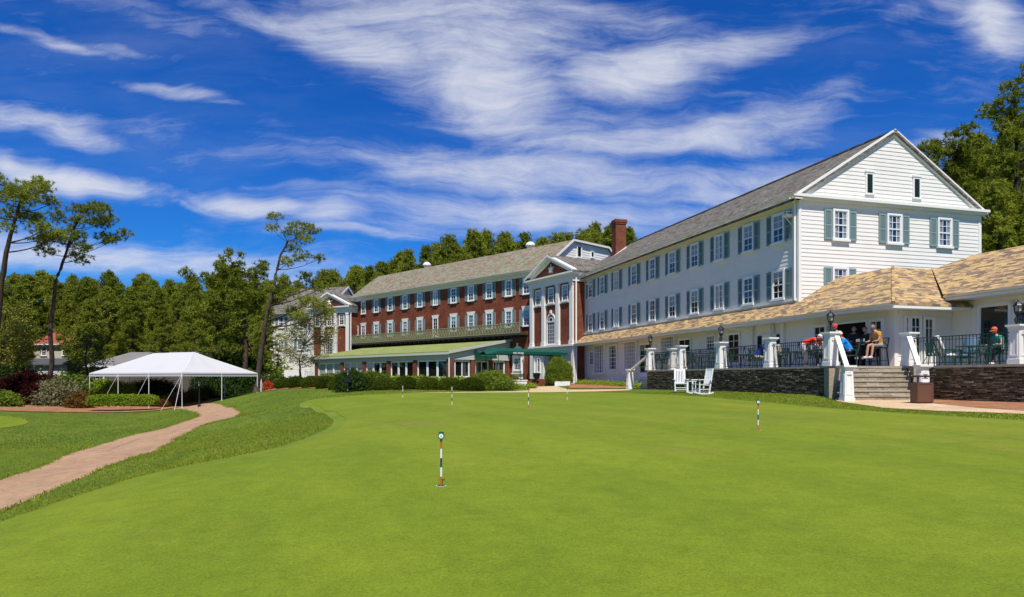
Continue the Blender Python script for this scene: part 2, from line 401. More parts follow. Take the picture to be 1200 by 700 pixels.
def tag(o, label, cat, group=None, kind=None):
    if label: o['label'] = label
    if cat: o['category'] = cat
    if group: o['group'] = group
    if kind: o['kind'] = kind
    return o
def struct(o): o['kind'] = 'structure'; return o
KIDS = {}
def copy_tree(o, parent=None):
    c = o.copy(); COL.objects.link(c)
    if parent: c.parent = parent; 
    for ch in [x for x in bpy.data.objects if x.parent == o]: copy_tree(ch, c)
    return c
def copy_fast(o):
    """copy a thing and its direct parts (no deeper)"""
    c = o.copy(); COL.objects.link(c)
    for ch in o.children:
        d = ch.copy(); COL.objects.link(d); d.parent = c
        for g in ch.children:
            e = g.copy(); COL.objects.link(e); e.parent = d
    return c
class Frame:
    """s along the wall (leftwards seen from outside ... towards d), o outwards, z up"""
    def __init__(s, P, az=None, n=None):
        s.P = Vector((P[0], P[1], 0))
        if az is not None:
            d = Vector((math.sin(R(az)), math.cos(R(az)), 0)); s.n = Vector((-d.y, d.x, 0)); s.d = d
        else:
            s.n = Vector((n[0], n[1], 0)); s.d = Vector((n[1], -n[0], 0))
        s.rot = math.atan2(s.d.y, s.d.x)
    def __call__(s, a, o, z):
        p = s.P + s.d*a + s.n*o; return (p.x, p.y, z)
    def s_px(s, px, o=0):
        u = (px-CX)/FPX; P = s.P + s.n*o
        return (u*P.y - P.x) / (s.d.x - u*s.d.y)
    def z_px(s, px, py, o=0):
        a = s.s_px(px, o); return (HZ-py)/FPX*s(a, o, 0)[1]

# ------------------------------------------------------------------ terrain
CP = np.array([(0,0,-1.5),(-.76,7.36,-1.19),(4.65,12.9,-1.02),(.5,21,-.95),(-1.9,21.4,-.90),(2.1,25.5,-.86),(-5,31,-.93),(0,37,-.80),(-3,45,-.83),(3,50,-.80),
 (11.84,24.1,-.84),(15.7,25.5,-.80),(16.6,22.2,-.80),(12,25.9,-.70),(10.9,29.4,-.66),(7.86,40,-.68),(7.5,30.5,-.72),(14.0,18.0,-.84),(10.4,13.8,-.93),(7.4,42.7,-.72),
 (6.5,61,-.46),(9,52,-.45),(10,44,-.55),(6,57,-.55),(2,58,-.72),(2,66,-.45),(-5,62,-.5),(-14,70,-.6),(-7,42,-.80),(-20,58,-.90),(-12,48,-.84),(-24,82,-.8),
 (-5.2,6.9,-1.50),(-8.4,11.2,-2.2),(-11,14.6,-2.25),(-5.05,7.7,-1.40),(-4.8,8.7,-1.30),(-4.4,9.5,-1.22),(-3.7,11.6,-1.15),(-3.9,15.7,-1.10),(-5.7,22,-1.08),(-8.9,29.3,-1.08),(-8.3,37,-.95),
 (-8.9,13.6,-2.15),(-10,18,-2.13),(-12,24.7,-2.1),(-14,31.7,-2.1),(-14.8,36,-2.05),(-15.8,39.5,-2.0),(-19,45.6,-2.0),(-24,53,-2.0),(-28,60,-2.0),
 (-18,48.5,-1.25),(-16,44,-1.35),(-11,34,-1.35),(-9,27,-1.5),(-7,20,-1.55),(-20,20,-2.2),(-35,40,-2.1),(-45,60,-2.0),(-30,70,-1.9),(-25,10,-2.4),(-12,5,-2.3),(-8,0,-2.0),(-5,-5,-1.9),
 (-60,100,-2),(-90,60,-2.2),(0,110,-.6),(40,60,-.5),(60,100,-.5),(10,5,-1.25),(20,8,-1.0),(25,20,-.7),(5,0,-1.45),(0,-15,-1.6),(20,-15,-1.5),(40,20,-.7),(-30,110,-1.2),(-5.9,7.9,-1.68),(-6.8,9.1,-1.98),(-7.6,10.1,-2.13),(-6.5,10.0,-1.72),(-7.4,11.6,-1.98),(-7.6,14,-1.75),(-8.6,18,-1.75)])
def tps_fit(P, lam=.02):
    n = len(P); X = P[:, :2]/20; d = np.sqrt(((X[:, None]-X[None])**2).sum(-1)); K = np.where(d > 0, d*d*np.log(np.maximum(d, 1e-9)), 0) + lam*np.eye(n)*.1
    Q = np.hstack([np.ones((n, 1)), X]); A = np.zeros((n+3, n+3)); A[:n, :n] = K; A[:n, n:] = Q; A[n:, :n] = Q.T
    return np.linalg.solve(A, np.concatenate([P[:, 2], np.zeros(3)]))
WT = tps_fit(CP)
def Tn(x, y):
    x = np.asarray(x, float); y = np.asarray(y, float); sh = x.shape; x = x.ravel(); y = y.ravel()
    out = np.empty(len(x))
    for i in range(0, len(x), 20000):
        xs = np.stack([x[i:i+20000], y[i:i+20000]], 1)/20
        d2 = ((xs[:, None]-CP[None, :, :2]/20)**2).sum(-1)
        K = np.where(d2 > 0, .5*d2*np.log(np.maximum(d2, 1e-18)), 0)
        out[i:i+20000] = K @ WT[:-3] + WT[-3] + xs @ WT[-2:]
    r = np.sqrt((x+5)**2 + (y-45)**2)
    k = np.clip((r-75)/60, 0, 1); k = k*k*(3-2*k)
    out = np.clip(out, -3.2, -.35)
    return (out*(1-k) + (-1.3)*k).reshape(sh)
def T(x, y): return float(Tn([x], [y])[0])
def G(px, py, extra=0):
    """point of the ground seen at a pixel of the survey"""
    ds = np.concatenate([np.arange(2, 60, .05), np.arange(60, 200, .5)])
    u = (px-CX)/FPX; v = (HZ-py)/FPX
    z = Tn(u*ds, ds) + extra
    hit = np.where(v*ds <= z)[0]
    i = hit[0] if len(hit) else len(ds)-1
    return (u*ds[i], ds[i], float(z[i]))
def AT(px, Y): return ((px-CX)/FPX*Y, Y)
# ------------------------------------------------------------------ ground sheets
def axis(core0, core1, step, far0, far1):
    a = list(np.arange(core0, core1+1e-6, step)); d = step
    x = a[-1]
    while x < far1: d *= 1.25; x += d; a.append(x)
    d = step; x = a[0]; pre = []
    while x > far0: d *= 1.25; x -= d; pre.append(x)
    return np.array(pre[::-1]+a)
gx = axis(-40, 26, .5, -2500, 2500); gy = axis(2, 66, .5, -1200, 3500)
XX, YY = np.meshgrid(gx, gy); ZZ = Tn(XX, YY)
nx, ny = len(gx), len(gy)
me = bpy.data.meshes.new('ground')
vv_ = np.stack([XX.ravel(), YY.ravel(), ZZ.ravel()], 1)
ii = (np.arange(ny-1)[:, None]*nx + np.arange(nx-1)[None]).ravel()
me.from_pydata(vv_.tolist(), [], np.stack([ii, ii+1, ii+nx+1, ii+nx], 1).tolist())
me.materials.append(M['rough']); me.polygons.foreach_set('use_smooth', [True]*len(me.polygons))
g = bpy.data.objects.new('ground', me); COL.objects.link(g); struct(g)

def smooth_poly(pts, n=5, closed=True):
    """Catmull-Rom through points"""
    out = []; L = len(pts)
    for i in range(L):
        p0, p1, p2, p3 = (Vector(pts[(i+k) % L][:2]) for k in (-1, 0, 1, 2))
        for j in range(n):
            t = j/n
            out.append(tuple(.5*((2*p1) + (-p0+p2)*t + (2*p0-5*p1+4*p2-p3)*t*t + (-p0+3*p1-3*p2+p3)*t*t*t)))
    return out
def inside(px, py, poly):
    c = np.zeros(len(px), bool); n = len(poly)
    for i in range(n):
        x1, y1 = poly[i]; x2, y2 = poly[(i+1) % n]
        if y1 == y2: continue
        k = ((y1 > py) != (y2 > py)) & (px < (x2-x1)*(py-y1)/(y2-y1)+x1)
        c ^= k
    return c
def sheet(name, poly, m, dz, step=.5, kind='structure'):
    P_ = np.array(poly); x0, y0 = P_.min(0); x1, y1 = P_.max(0)
    gxx, gyy = np.meshgrid(np.arange(x0+step*.37, x1, step), np.arange(y0+step*.31, y1, step)); gxx = gxx.ravel(); gyy = gyy.ravel()
    k = inside(gxx, gyy, poly)
    pts = [Vector(p) for p in poly] + [Vector((a, b)) for a, b in zip(gxx[k], gyy[k])]
    edges = [(i, (i+1) % len(poly)) for i in range(len(poly))]
    v, e, f, *_ = delaunay_2d_cdt(pts, edges, [], 1, 1e-4)
    v = np.array([tuple(q) for q in v]); z = Tn(v[:, 0], v[:, 1]) + dz
    me = bpy.data.meshes.new(name); me.from_pydata([(a, b, c) for (a, b), c in zip(v, z)], [], [tuple(q) for q in f])
    me.materials.append(m); me.polygons.foreach_set('use_smooth', [True]*len(me.polygons))
    bm = bmesh.new(); bm.from_mesh(me)
    for fc in bm.faces:
        if fc.normal.z < 0: fc.normal_flip()
    bm.to_mesh(me); bm.free()
    o = bpy.data.objects.new(name, me); COL.objects.link(o); o['kind'] = kind
    return o
def jitter(poly, a, seed=0, n=4):
    out = []; random.seed(seed)
    for i in range(len(poly)):
        p = Vector(poly[i]); q = Vector(poly[(i+1) % len(poly)])
        k = max(1, min(12, int((q-p).length/.35)))
        for j in range(k):
            r = p.lerp(q, j/k); out.append((r.x+random.uniform(-a, a), r.y+random.uniform(-a, a)))
    return out
edge = [(0,617),(77,588),(154,563),(231,545.7),(308,531.4),(347,522.6),(385.7,509),(403,499.4),(405,491.7),(393.4,483.2),(375,477.5),(360,473),(366,469),(420,464),(525,460.8),(640,460.2),(730,461.5),(835,467.5),(910,474.5),(985,481),(1090,488),(1200,495)]
gpts = [G(*p)[:2] for p in edge]
gpts = [(-1.5, -6), (-4.5, -2), (-5.6, 3.5)] + gpts + [(14, 8), (13, 0), (8, -6)]
green_poly = smooth_poly(gpts, 5)
def offset(poly, d):
    out = []; n = len(poly)
    A_ = sum(poly[i][0]*poly[(i+1) % n][1]-poly[(i+1) % n][0]*poly[i][1] for i in range(n))
    sg = -1 if A_ > 0 else 1
    for i in range(n):
        p = Vector(poly[i-1]); q = Vector(poly[(i+1) % n]); t = (q-p)
        if t.length < 1e-6: continue
        t.normalize(); out.append((poly[i][0]-t.y*d*sg, poly[i][1]+t.x*d*sg))
    return out
fr_poly = offset(green_poly, .32)
o = sheet('fringe_turf', fr_poly, M['fringe'], .012); 
o = sheet('putting_green', green_poly, M['green'], .022)

pl = [(0,563),(77,534),(154,511),(212,495.6),(234.5,488),(229,483.5),(200.5,479),(184,476.5)]
pr = [(240,473),(262,475),(277,479),(283,484),(277.7,488.6),(247,496),(212,511),(154,538),(77,569),(0,601)]
pp = [(-16.5, 9.5), (-13.5, 12.0)] + [G(*p)[:2] for p in pl] + [(-27.5, 55), (-24.5, 58)] + [G(*p)[:2] for p in pr] + [(-7.2, 6.5), (-9.5, 3.5)]
path_poly = jitter(pp, .07, 3)
sheet('path', path_poly, M['path'], .010)
# far thin path beyond the green, and the sandy walk by the steps
fp = [G(x, y)[:2] for x, y in [(470,460.6),(560,459.5),(610,458.6),(650,456),(640,455),(618,455.3),(655,455),(690,456.5),(720,457.5),(745,457.6)]]
band = [G(480,461.2)[:2], G(560,459.7)[:2], G(600,459.0)[:2], G(622,457.6)[:2], (1.3, 56.6), (3.6, 56.6), G(668,457.0)[:2], G(700,456.8)[:2], G(735,456.5)[:2],
        G(740,457.8)[:2], G(700,459.2)[:2], G(640,460.0)[:2], G(560,460.6)[:2]]
sheet('sandy_path', jitter(band, .03, 5), M['sandpath'], .016)
walk = [(11.8,25.0),G(982,470.5)[:2],G(1005,474)[:2],G(1035,478.6)[:2],G(1100,482.3)[:2],G(1200,486)[:2],(16.5,13),(18,14),G(1200,482)[:2],G(1150,479)[:2],G(1092,473)[:2],(15.3,25.0),(15.2,25.6),(12.4,25.3)]
sheet('sandy_path', jitter(walk, .02, 6), M['sandpath'], .016)
mul = [G(1094,473)[:2],G(1150,479.3)[:2],G(1200,482.3)[:2],(19,15),(20,18),(17.2,23.0),(15.8,25.9),(15.3,25.5)]
sheet('mulch_bed', jitter(mul, .04, 7), M['mulch'], .02)
m2 = [(-42,44),AT(0,46.5),AT(60,47.8),AT(130,48.6),AT(184,49.2),(-24.5,53.5),(-26,60),(-33,64),(-45,66),(-62,62)]
sheet('mulch_bed', jitter(m2, .1, 8), M['mulch'], .045, .5)
m3 = [(-21.5,57),(-14,49.5),(-6.5,43.0),(-2.5,43.5),(-2.2,47),(-8,52),(-16,60),(-22,66)]
sheet('mulch_bed', jitter(m3, .1, 9), M['mulch'], .035, .5)
m4 = [G(668,455.3)[:2],G(700,455.8)[:2],G(735,455.6)[:2],(7.6,45),(9.8,46.5),(6.6,60.2),(4.6,58.5)]
sheet('mulch_bed', jitter(m4, .06, 10), M['mulch'], .035, .5)
ff = [(-140,66),(-60,64),(-30,66),(-28,76),(-40,100),(60,110),(60,62),(36,48),(30,30),(120,30),(160,140),(0,190),(-160,170)]
sheet('forest_floor', ff, M['forest_floor'], .03, 4.0)

# ------------------------------------------------------------------ window and wall builders
WM = {}
def window_meshes(w, h, cols, rows, style, sh_w, depth, lintel):
    key = (w, h, cols, rows, style, sh_w, depth, lintel)
    if key in WM: return WM[key]
    d = {}
    c = .10 if w > .6 else .06              # casing width
    b = MB()
    # casing (x along, y out, z up; origin bottom centre)
    b.box(-w/2, -w/2+c, 0, depth, 0, h); b.box(w/2-c, w/2, 0, depth, 0, h); b.box(-w/2+c, w/2-c, 0, depth, h-c, h)
    b.box(-w/2-.05, w/2+.05, 0, depth+.05, -.07, .04)
    x0, x1, z0, z1 = -w/2+c, w/2-c, .04, h-c
    if style == 'arch': z1 = h-c
    m = .028
    yy0, yy1 = .022, depth-.03
    b.box(x0, x0+.04, yy0, yy1, z0, z1); b.box(x1-.04, x1, yy0, yy1, z0, z1); b.box(x0+.04, x1-.04, yy0, yy1, z1-.045, z1); b.box(x0+.04, x1-.04, yy0, yy1, z0, z0+.06)
    if style == 'sash': b.box(x0+.04, x1-.04, yy0, yy1+.01, (z0+z1)/2-.03, (z0+z1)/2+.03)
    if style == 'pair': b.box(-.05, .05, yy0, yy1+.012, z0+.06, z1-.045)
    iw, ih = (x1-x0), (z1-z0)
    for i in range(1, cols):
        x = x0+iw*i/cols
        if style == 'pair' and abs(x) < .03: continue
        b.box(x-m/2, x+m/2, yy0+.004, yy1-.006, z0+.06, z1-.045)
    for j in range(1, rows):
        z = z0+ih*j/rows
        if style == 'sash' and abs(z-(z0+z1)/2) < .04: continue
        b.box(x0+.04, x1-.04, yy0+.006, yy1-.009, z-m/2, z+m/2)
    d['frame'] = b.mesh('window', M['frame'])
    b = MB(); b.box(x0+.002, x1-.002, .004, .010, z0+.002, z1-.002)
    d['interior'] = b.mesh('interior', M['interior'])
    b = MB(); b.quad((x0+.01, .034, z0+.02), (x1-.01, .034, z0+.02), (x1-.01, .034, z1-.02), (x0+.01, .034, z1-.02))
    d['pane'] = b.mesh('pane', M['glass'])
    for k, fr_ in enumerate((.5, .38, 1.0)):
        b = MB()
        n = 14
        if k < 2:
            zt = z1-.01; zb = z1-(z1-z0)*fr_
            for q in range(n):
                xa = x0+.03+(iw-.06)*q/n; xb = x0+.03+(iw-.06)*(q+1)/n; ya = .012+.008*(q % 2); yb = .012+.008*((q+1) % 2)
                b.quad((xa, ya, zb), (xb, yb, zb), (xb, yb, zt), (xa, ya, zt))
        else:
            for sgn in (-1, 1):
                for q in range(5):
                    ww = iw*.26/5; xo = sgn*(iw/2-.02)
                    xa = xo-sgn*ww*q; xb = xo-sgn*ww*(q+1); ya = .012+.01*(q % 2); yb = .012+.01*((q+1) % 2)
                    b.quad((xa, ya, z0+.02), (xb, yb, z0+.02), (xb, yb, z1-.01), (xa, ya, z1-.01))
        d['curtain%d' % k] = b.mesh('curtain', M['curtain'])
    if sh_w:
        b = MB(); t = .045
        b.box(0, .07, .012, .012+t, 0, h-.04); b.box(sh_w-.07, sh_w, .012, .012+t, 0, h-.04)
        for z in (0, (h-.04)*.45, h-.13): b.box(.07, sh_w-.07, .012, .012+t, z, z+.09)
        nn = int(h/.055)
        for q in range(nn):
            z = .05+q*(h-.15)/nn
            b.quad((.07, .012+.006, z+.05), (sh_w-.07, .012+.006, z+.05), (sh_w-.07, .012+t-.006, z), (.07, .012+t-.006, z))
        b.box(.07, sh_w-.07, .008, .014, .02, h-.06)
        d['shutter'] = b
    if lintel:
        b = MB(); b.hexa([(-w/2-.1, 0, h+.01), (w/2+.1, 0, h+.01), (w/2+.1, .07, h+.01), (-w/2-.1, .07, h+.01), (-w/2-.17, 0, h+.3), (w/2+.17, 0, h+.3), (w/2+.17, .09, h+.3), (-w/2-.17, .09, h+.3)])
        d['lintel'] = b.mesh('lintel', M['trim'])
    WM[key] = d
    return d
SHM = {}
def link(name, me, parent, loc=(0, 0, 0), rz=0):
    o = bpy.data.objects.new(name, me); COL.objects.link(o); o.parent = parent; o.location = loc; o.rotation_euler = (0, 0, rz)
    return o
wrand = random.Random(4)
def window(parent, fr, s, z0, w, h, cols=2, rows=4, style='sash', sh=0, shm='shutter', depth=.09, lintel=False, name='window', label=None, off=0.02, curtain=None):
    """window part (frame) of a building with its panes, curtain and shutters"""
    d = window_meshes(round(w, 3), round(h, 3), cols, rows, style, round(sh, 3), depth, lintel)
    po = ORG[parent.name]; p = fr(s, off, z0)
    wdw = link(name, d['frame'], parent, (p[0]-po[0], p[1]-po[1], p[2]-po[2]), fr.rot)
    if label: wdw['label'] = label
    link('interior', d['interior'], wdw)
    link('pane', d['pane'], wdw)
    c = curtain if curtain is not None else wrand.choice([0, 0, 1, 2, 2, None])
    if c is not None and c >= 0: link('curtain', d['curtain%d' % c], wdw)
    if sh:
        k = (round(sh, 3), round(h, 3), shm)
        if k not in SHM: SHM[k] = d['shutter'].mesh('shutter', M[shm])
        link('shutter', SHM[k], wdw, (w/2+.03, 0, 0)); link('shutter', SHM[k], wdw, (-w/2-.03-sh, 0, 0))
    if lintel: link('lintel', d['lintel'], wdw)
    return wdw
def clap(b, fr, z0, z1, lims, pitch=.205, lip=.02):
    """overlapping boards; lims(z) -> (s0, s1)"""
    n = int(math.ceil((z1-z0)/pitch)); pr = random.Random(int(z0*100))
    for i in range(n):
        za = z0+i*pitch; zb = min(za+pitch, z1)
        s0, s1 = lims(za+.001); t0, t1 = lims(zb-.001)
        if s1-s0 < .05: continue
        l = lip+pr.uniform(-.002, .002)
        b.quad(fr(s0, l, za), fr(s1, l, za), fr(t1, .0, zb), fr(t0, .0, zb))
        b.quad(fr(s0, 0, za), fr(s1, 0, za), fr(s1, l, za), fr(s0, l, za))
def wallbox(b, fr, s0, s1, o0, o1, z0, z1): b.box(s0, s1, o0, o1, z0, z1, fr)
def gutter(b, fr, s0, s1, o, z, r=.08):
    n = 8; pts = []
    for k in range(n+1):
        a = math.pi*k/n
        pts.append((o+r*math.cos(a), z-r*math.sin(a)*1.1))
    for k in range(n):
        (o1, z1), (o2, z2) = pts[k], pts[k+1]
        b.quad(fr(s0, o1, z1), fr(s0, o2, z2), fr(s1, o2, z2), fr(s1, o1, z1))
def slab(b, pts, t=.12):
    """roof slab: top polygon with thickness below"""
    n = len(pts); lo = [(p[0], p[1], p[2]-t) for p in pts]
    b.add(list(pts)+lo, [tuple(range(n)), tuple(reversed(range(n, 2*n)))] + [(i, i+n, (i+1) % n+n, (i+1) % n) for i in range(n)])

# ================================================================== THE HOTEL
HO = (6.5, 61, -.5)
hotel = tag(empty('hotel_building', HO), 'long white and red brick hotel with shuttered windows behind the putting green', 'hotel')
C0 = (14.3, 34.0)
W = Frame(C0, az=-16.1)                     # side of the right wing: s runs away from the camera, o towards the lawn
azA = R(-16.1); Ad = Vector((math.sin(azA), math.cos(azA), 0)); Bd = Vector((math.cos(azA), -math.sin(azA), 0))
GB = Frame(C0, n=(-Ad.x, -Ad.y))            # gable end; its s runs towards -B
def ab(a, b_, z): p = Ad*a + Bd*b_; return (p.x, p.y, z)     # a away, b to the right
A0 = Vector((C0[0], C0[1], 0)).dot(Ad); B0 = Vector((C0[0], C0[1], 0)).dot(Bd)
LW, GW = 29.5, 11.7                         # length and depth of the right wing
ZE, ZR = 9.15, 12.85
# walls
b = MB()
clap(b, W, 2.9, 8.9, lambda z: (0.0, LW))
clap(b, W, -.7, 3.6, lambda z: (-5.9, LW), pitch=.2)
o = b.build('wall', M['siding'], hotel); o['label'] = 'white clapboard wall of the right wing'
b = MB()
b.box(0, LW, -.35, -.01, -.8, 8.9, W); b.box(-5.9, 0, -.3, -.01, -.8, 3.0, W)
o = b.build('inner_wall', M['siding'], hotel)
b = MB()
def gl(z):
    if z < 9.0: return (-GW, 0)
    k = (z-9.0)/(12.75-9.0); return (-GW/2-(GW/2)*(1-k), -GW/2+(GW/2)*(1-k))
clap(b, GB, 3.0, 8.75, gl); clap(b, GB, 9.15, 12.72, gl)
o = b.build('gable_wall', M['siding'], hotel); o['label'] = 'sunlit white clapboard gable end of the right wing'
b = MB()
b.add([GB(-GW, -.02, 2), GB(0, -.02, 2), GB(0, -.02, 9.05), GB(-GW/2, -.02, 12.75), GB(-GW, -.02, 9.05)], [(0, 1, 2, 3, 4)])
b.box(A0 and 0, LW+7, -GW+.01, -GW-.15+.01, -.8, 9.0, W)
o = b.build('gable_backing', M['siding'], hotel)
# trims of gable: cornice with return, frieze, rakes, corner boards
b = MB()
b.box(-GW-.35, .42, -.0, .34, 8.98, 9.12, GB); b.box(-GW-.25, .32, 0, .24, 8.86, 8.98, GB); b.box(-GW-.03, .03, 0, .05, 8.62, 8.86, GB)
sl = (ZR-ZE)/(GW/2)
for sg in (0, 1):
    e = .42 if sg == 0 else -GW-.42
    m_ = -GW/2
    b.hexa([GB(e, .0, ZE-.42*sl+.02), GB(e, .15, ZE-.42*sl+.02), GB(m_, .15, ZR-.02), GB(m_, .0, ZR-.02), GB(e, .0, ZE-.42*sl+.16), GB(e, .15, ZE-.42*sl+.16), GB(m_, .15, ZR+.12), GB(m_, .0, ZR+.12)] if True else [])
    b.hexa([GB(e, .0, ZE-.42*sl-.20), GB(e, .08, ZE-.42*sl-.16), GB(m_, .08, ZR-.20), GB(m_, .0, ZR-.24), GB(e, .0, ZE-.42*sl-.022), GB(e, .08, ZE-.42*sl-.022), GB(m_, .08, ZR-.062), GB(m_, .0, ZR-.062)])
b.box(-.12, .035, -.05, .04, 3.4, 8.63, GB); b.box(-GW-.03, -GW+.12, -.05, .04, 3.4, 8.63, GB)
b.box(.0, .12, .001, .037, 3.7, 8.9, W)
o = b.build('gable_trim', M['trim'], hotel)
b = MB()
b.box(-.3, LW, 0, .44, 8.86, 8.93, W); b.box(0, LW, 0, .06, 8.62, 8.86, W); b.box(0.13, LW, 0, .12, 3.86, 3.98, W)
o = b.build('soffit_and_frieze', M['trim'], hotel)
b = MB()
gutter(b, W, -.42, LW, .56, 9.08, .10)
for s in (.18,): b.bar(W(s, .10, 3.9), W(s, .10, 8.75), .09); b.bar(W(s, .1, 8.75), W(s, .5, 9.0), .09)
o = b.build('gutter', M['trim'], hotel)
# roof of the right wing
b = MB()
RZ = LW+1.2; HE = LW+7
ov = .46; ze = ZE-ov*sl+.02
slab(b, [W(-.17, ov, ze), W(-.17, -GW/2, ZR+.02), W(RZ, -GW/2, ZR+.02), W(HE, ov, ze)], .14)
slab(b, [W(-.17, -GW/2, ZR+.025), W(-.17, -GW-ov, ze), W(HE, -GW-ov, ze), W(RZ, -GW/2, ZR+.025)], .14)
slab(b, [W(RZ, -GW/2, ZR+.015), W(HE, -GW-ov, ze-.01), W(HE, ov, ze-.01)], .1)
o = b.build('roof', M['grey_shingle'], hotel); o['label'] = 'grey slate roof of the right wing'
b = MB(); b.box(-.15, RZ, -GW/2-.12, -GW/2+.12, ZR-.01, ZR+.07, W); b.build('ridge_cap', M['grey_shingle'], hotel)
# chimney
cs, co = 29.3, -4.1
b = MB(); q = .52; b.box(cs, cs+.85, co-q, co+q, 10.5, 14.3, W); b.box(cs-.06, cs+.91, co-q-.06, co+q+.06, 14.3, 14.45, W); b.box(cs-.1, cs+.95, co-q-.1, co+q+.1, 14.45, 14.62, W); b.box(cs-.05, cs+.9, co-q-.05, co+q+.05, 14.62, 14.72, W)
ch = b.build('chimney', M['brick'], hotel)
b = MB(); b.hexa([W(cs-.14, co-.5, 11.6), W(cs-.14, co+.75, 10.75), W(cs-.01, co+.75, 10.75), W(cs-.01, co-.5, 11.6), W(cs-.14, co-.5, 12.2), W(cs-.14, co+.75, 11.3), W(cs-.01, co+.75, 11.3), W(cs-.01, co-.5, 12.2)])
b.build('flashing', M['trim'], ch)
# upper windows
ups = [913.2, 878, 844, 815, 788.8, 765.4, 743.8, 723.2, 706.5, 692.7]
for i, px in enumerate(ups):
    s = W.s_px(px)
    pair = i in (2, 7)
    for z in (7.0, 4.07):
        window(hotel, W, s, z, .98, 1.56, 2 if not pair else 4, 4, 'pair' if pair else 'sash', sh=.44)
for s, z in ((-2.47, 7.0), (-5.86, 7.0), (-9.2, 7.0), (-2.45, 4.07)):
    window(hotel, GB, s, z, .98, 1.56, 3, 4, 'sash', sh=.46, curtain=2)
for s in (-4.3, -7.35):
    b = MB(); fx = lambda a, o_, z: GB(s+a, o_, z)
    b.box(-.26, -.17, 0, .07, 9.5, 10.6, fx); b.box(.17, .26, 0, .07, 9.5, 10.6, fx); b.box(-.17, .17, 0, .07, 10.5, 10.6, fx); b.box(-.3, .3, 0, .1, 9.44, 9.52, fx); b.box(-.3, .3, 0, .1, 10.6, 10.68, fx)
    v = b.build('gable_vent', M['frame'], hotel)
    b = MB(); b.box(-.17, .17, .022, .03, 9.52, 10.5, fx)
    for q in range(12): z = 9.54+q*.08; b.quad(fx(-.17, .03, z+.07), fx(.17, .03, z+.07), fx(.17, .06, z), fx(-.17, .06, z))
    b.build('louvre', M['dark_shutter'], v)
# white fixtures on brackets under the eave
for px in (929, 694.5):
    s = W.s_px(px); b = MB(); b.box(s-.18, s+.18, .05, .5, 8.1, 8.22, W); b.bar(W(s, .05, 7.7), W(s, .45, 8.1), .03); b.bar(W(s-.15, .05, 8.35), W(s-.15, .48, 8.35), .03); b.bar(W(s+.15, .05, 8.35), W(s+.15, .48, 8.35), .03); b.bar(W(s-.15, .48, 8.2), W(s-.15, .48, 8.36), .03)
    b.build('bracket_shelf', M['trim'], hotel)

# ---- tan shingled porch roof with the one storey extension
PO, PZ = B0-22.0, 3.0          # eave o and z
ex0 = 21.75-A0                 # s of the front eave (negative)
b = MB()
top = 3.78
hipo = B0-25.4; hs = ex0+3.4; hz = 5.07
slab(b, [W(ex0, PO, PZ), W(hs, hipo, hz), W(-.03, hipo, hz), W(-.03, 0.03, top), W(LW-.7, 0.03, top), W(LW+.1, PO, PZ)], .10)
slab(b, [W(ex0, PO, PZ-.003), W(ex0, B0-29, PZ-.003), W(hs, B0-29, hz-.003), W(hs, hipo, hz-.003)], .10)
slab(b, [W(hs, hipo, hz-.01), W(hs, B0-29, hz-.01), W(0, B0-29, hz-.01), W(0, hipo, hz-.01)], .08)
# roof of the wing coming towards the camera
e2, z2 = B0-25.0, 3.42; r2, zr2 = B0-28.5, 5.55
slab(b, [W(9-A0, e2, z2), W(9-A0, r2, zr2), W(23.6-A0, r2, zr2), W(25.15-A0, B0-27.72, hz+.01), W(22.15-A0, e2, z2)], .12)
slab(b, [W(9-A0, r2, zr2-.005), W(9-A0, r2-3.5, z2), W(23-A0, r2-3.5, z2), W(23.6-A0, r2, zr2-.005)], .12)
o = b.build('porch_roof', M['tan_shingle'], hotel); o['label'] = 'tan and brown shingled porch roof'
b = MB()
b.bar(W(22.12-A0, e2-.02, z2+.03), W(25.12-A0, B0-27.72, hz+.04), .14, .03)
b.bar(W(ex0, PO, PZ+.02), W(hs, hipo, hz+.02), .12, .05)
b.build('hip_flashing', M['tan_shingle'], hotel)
# porch soffit, fascia, gutter
b = MB()
b.box(ex0+.05, LW, 0.02, PO-.05, 2.82, 2.88, W)
b.box(ex0+.05, ex0+1.0, B0-26.2, 0.02, 2.82, 2.88, W)
b.box(ex0+.04, LW, PO-.05, PO-.01, 2.78, 2.93, W)
b.box(ex0+.01, ex0+.05, B0-26.0, PO-.02, 2.78, 2.93, W)
gutter(b, W, ex0+.02, LW, PO+.04, 2.97, .07)
b.box(9-A0, 22.1-A0, e2-1.1, e2-.05, 3.2, 3.26, W); b.box(9-A0, 22.12-A0, e2-.05, e2-.01, 3.18, 3.34, W); gutter(b, W, 9-A0, 22.1-A0, e2+.05, 3.38, .07)
b.box(22.06-A0, 22.12-A0, e2-1.1, e2-.06, 3.18, 3.34, W)
o = b.build('porch_soffit', M['trim'], hotel)
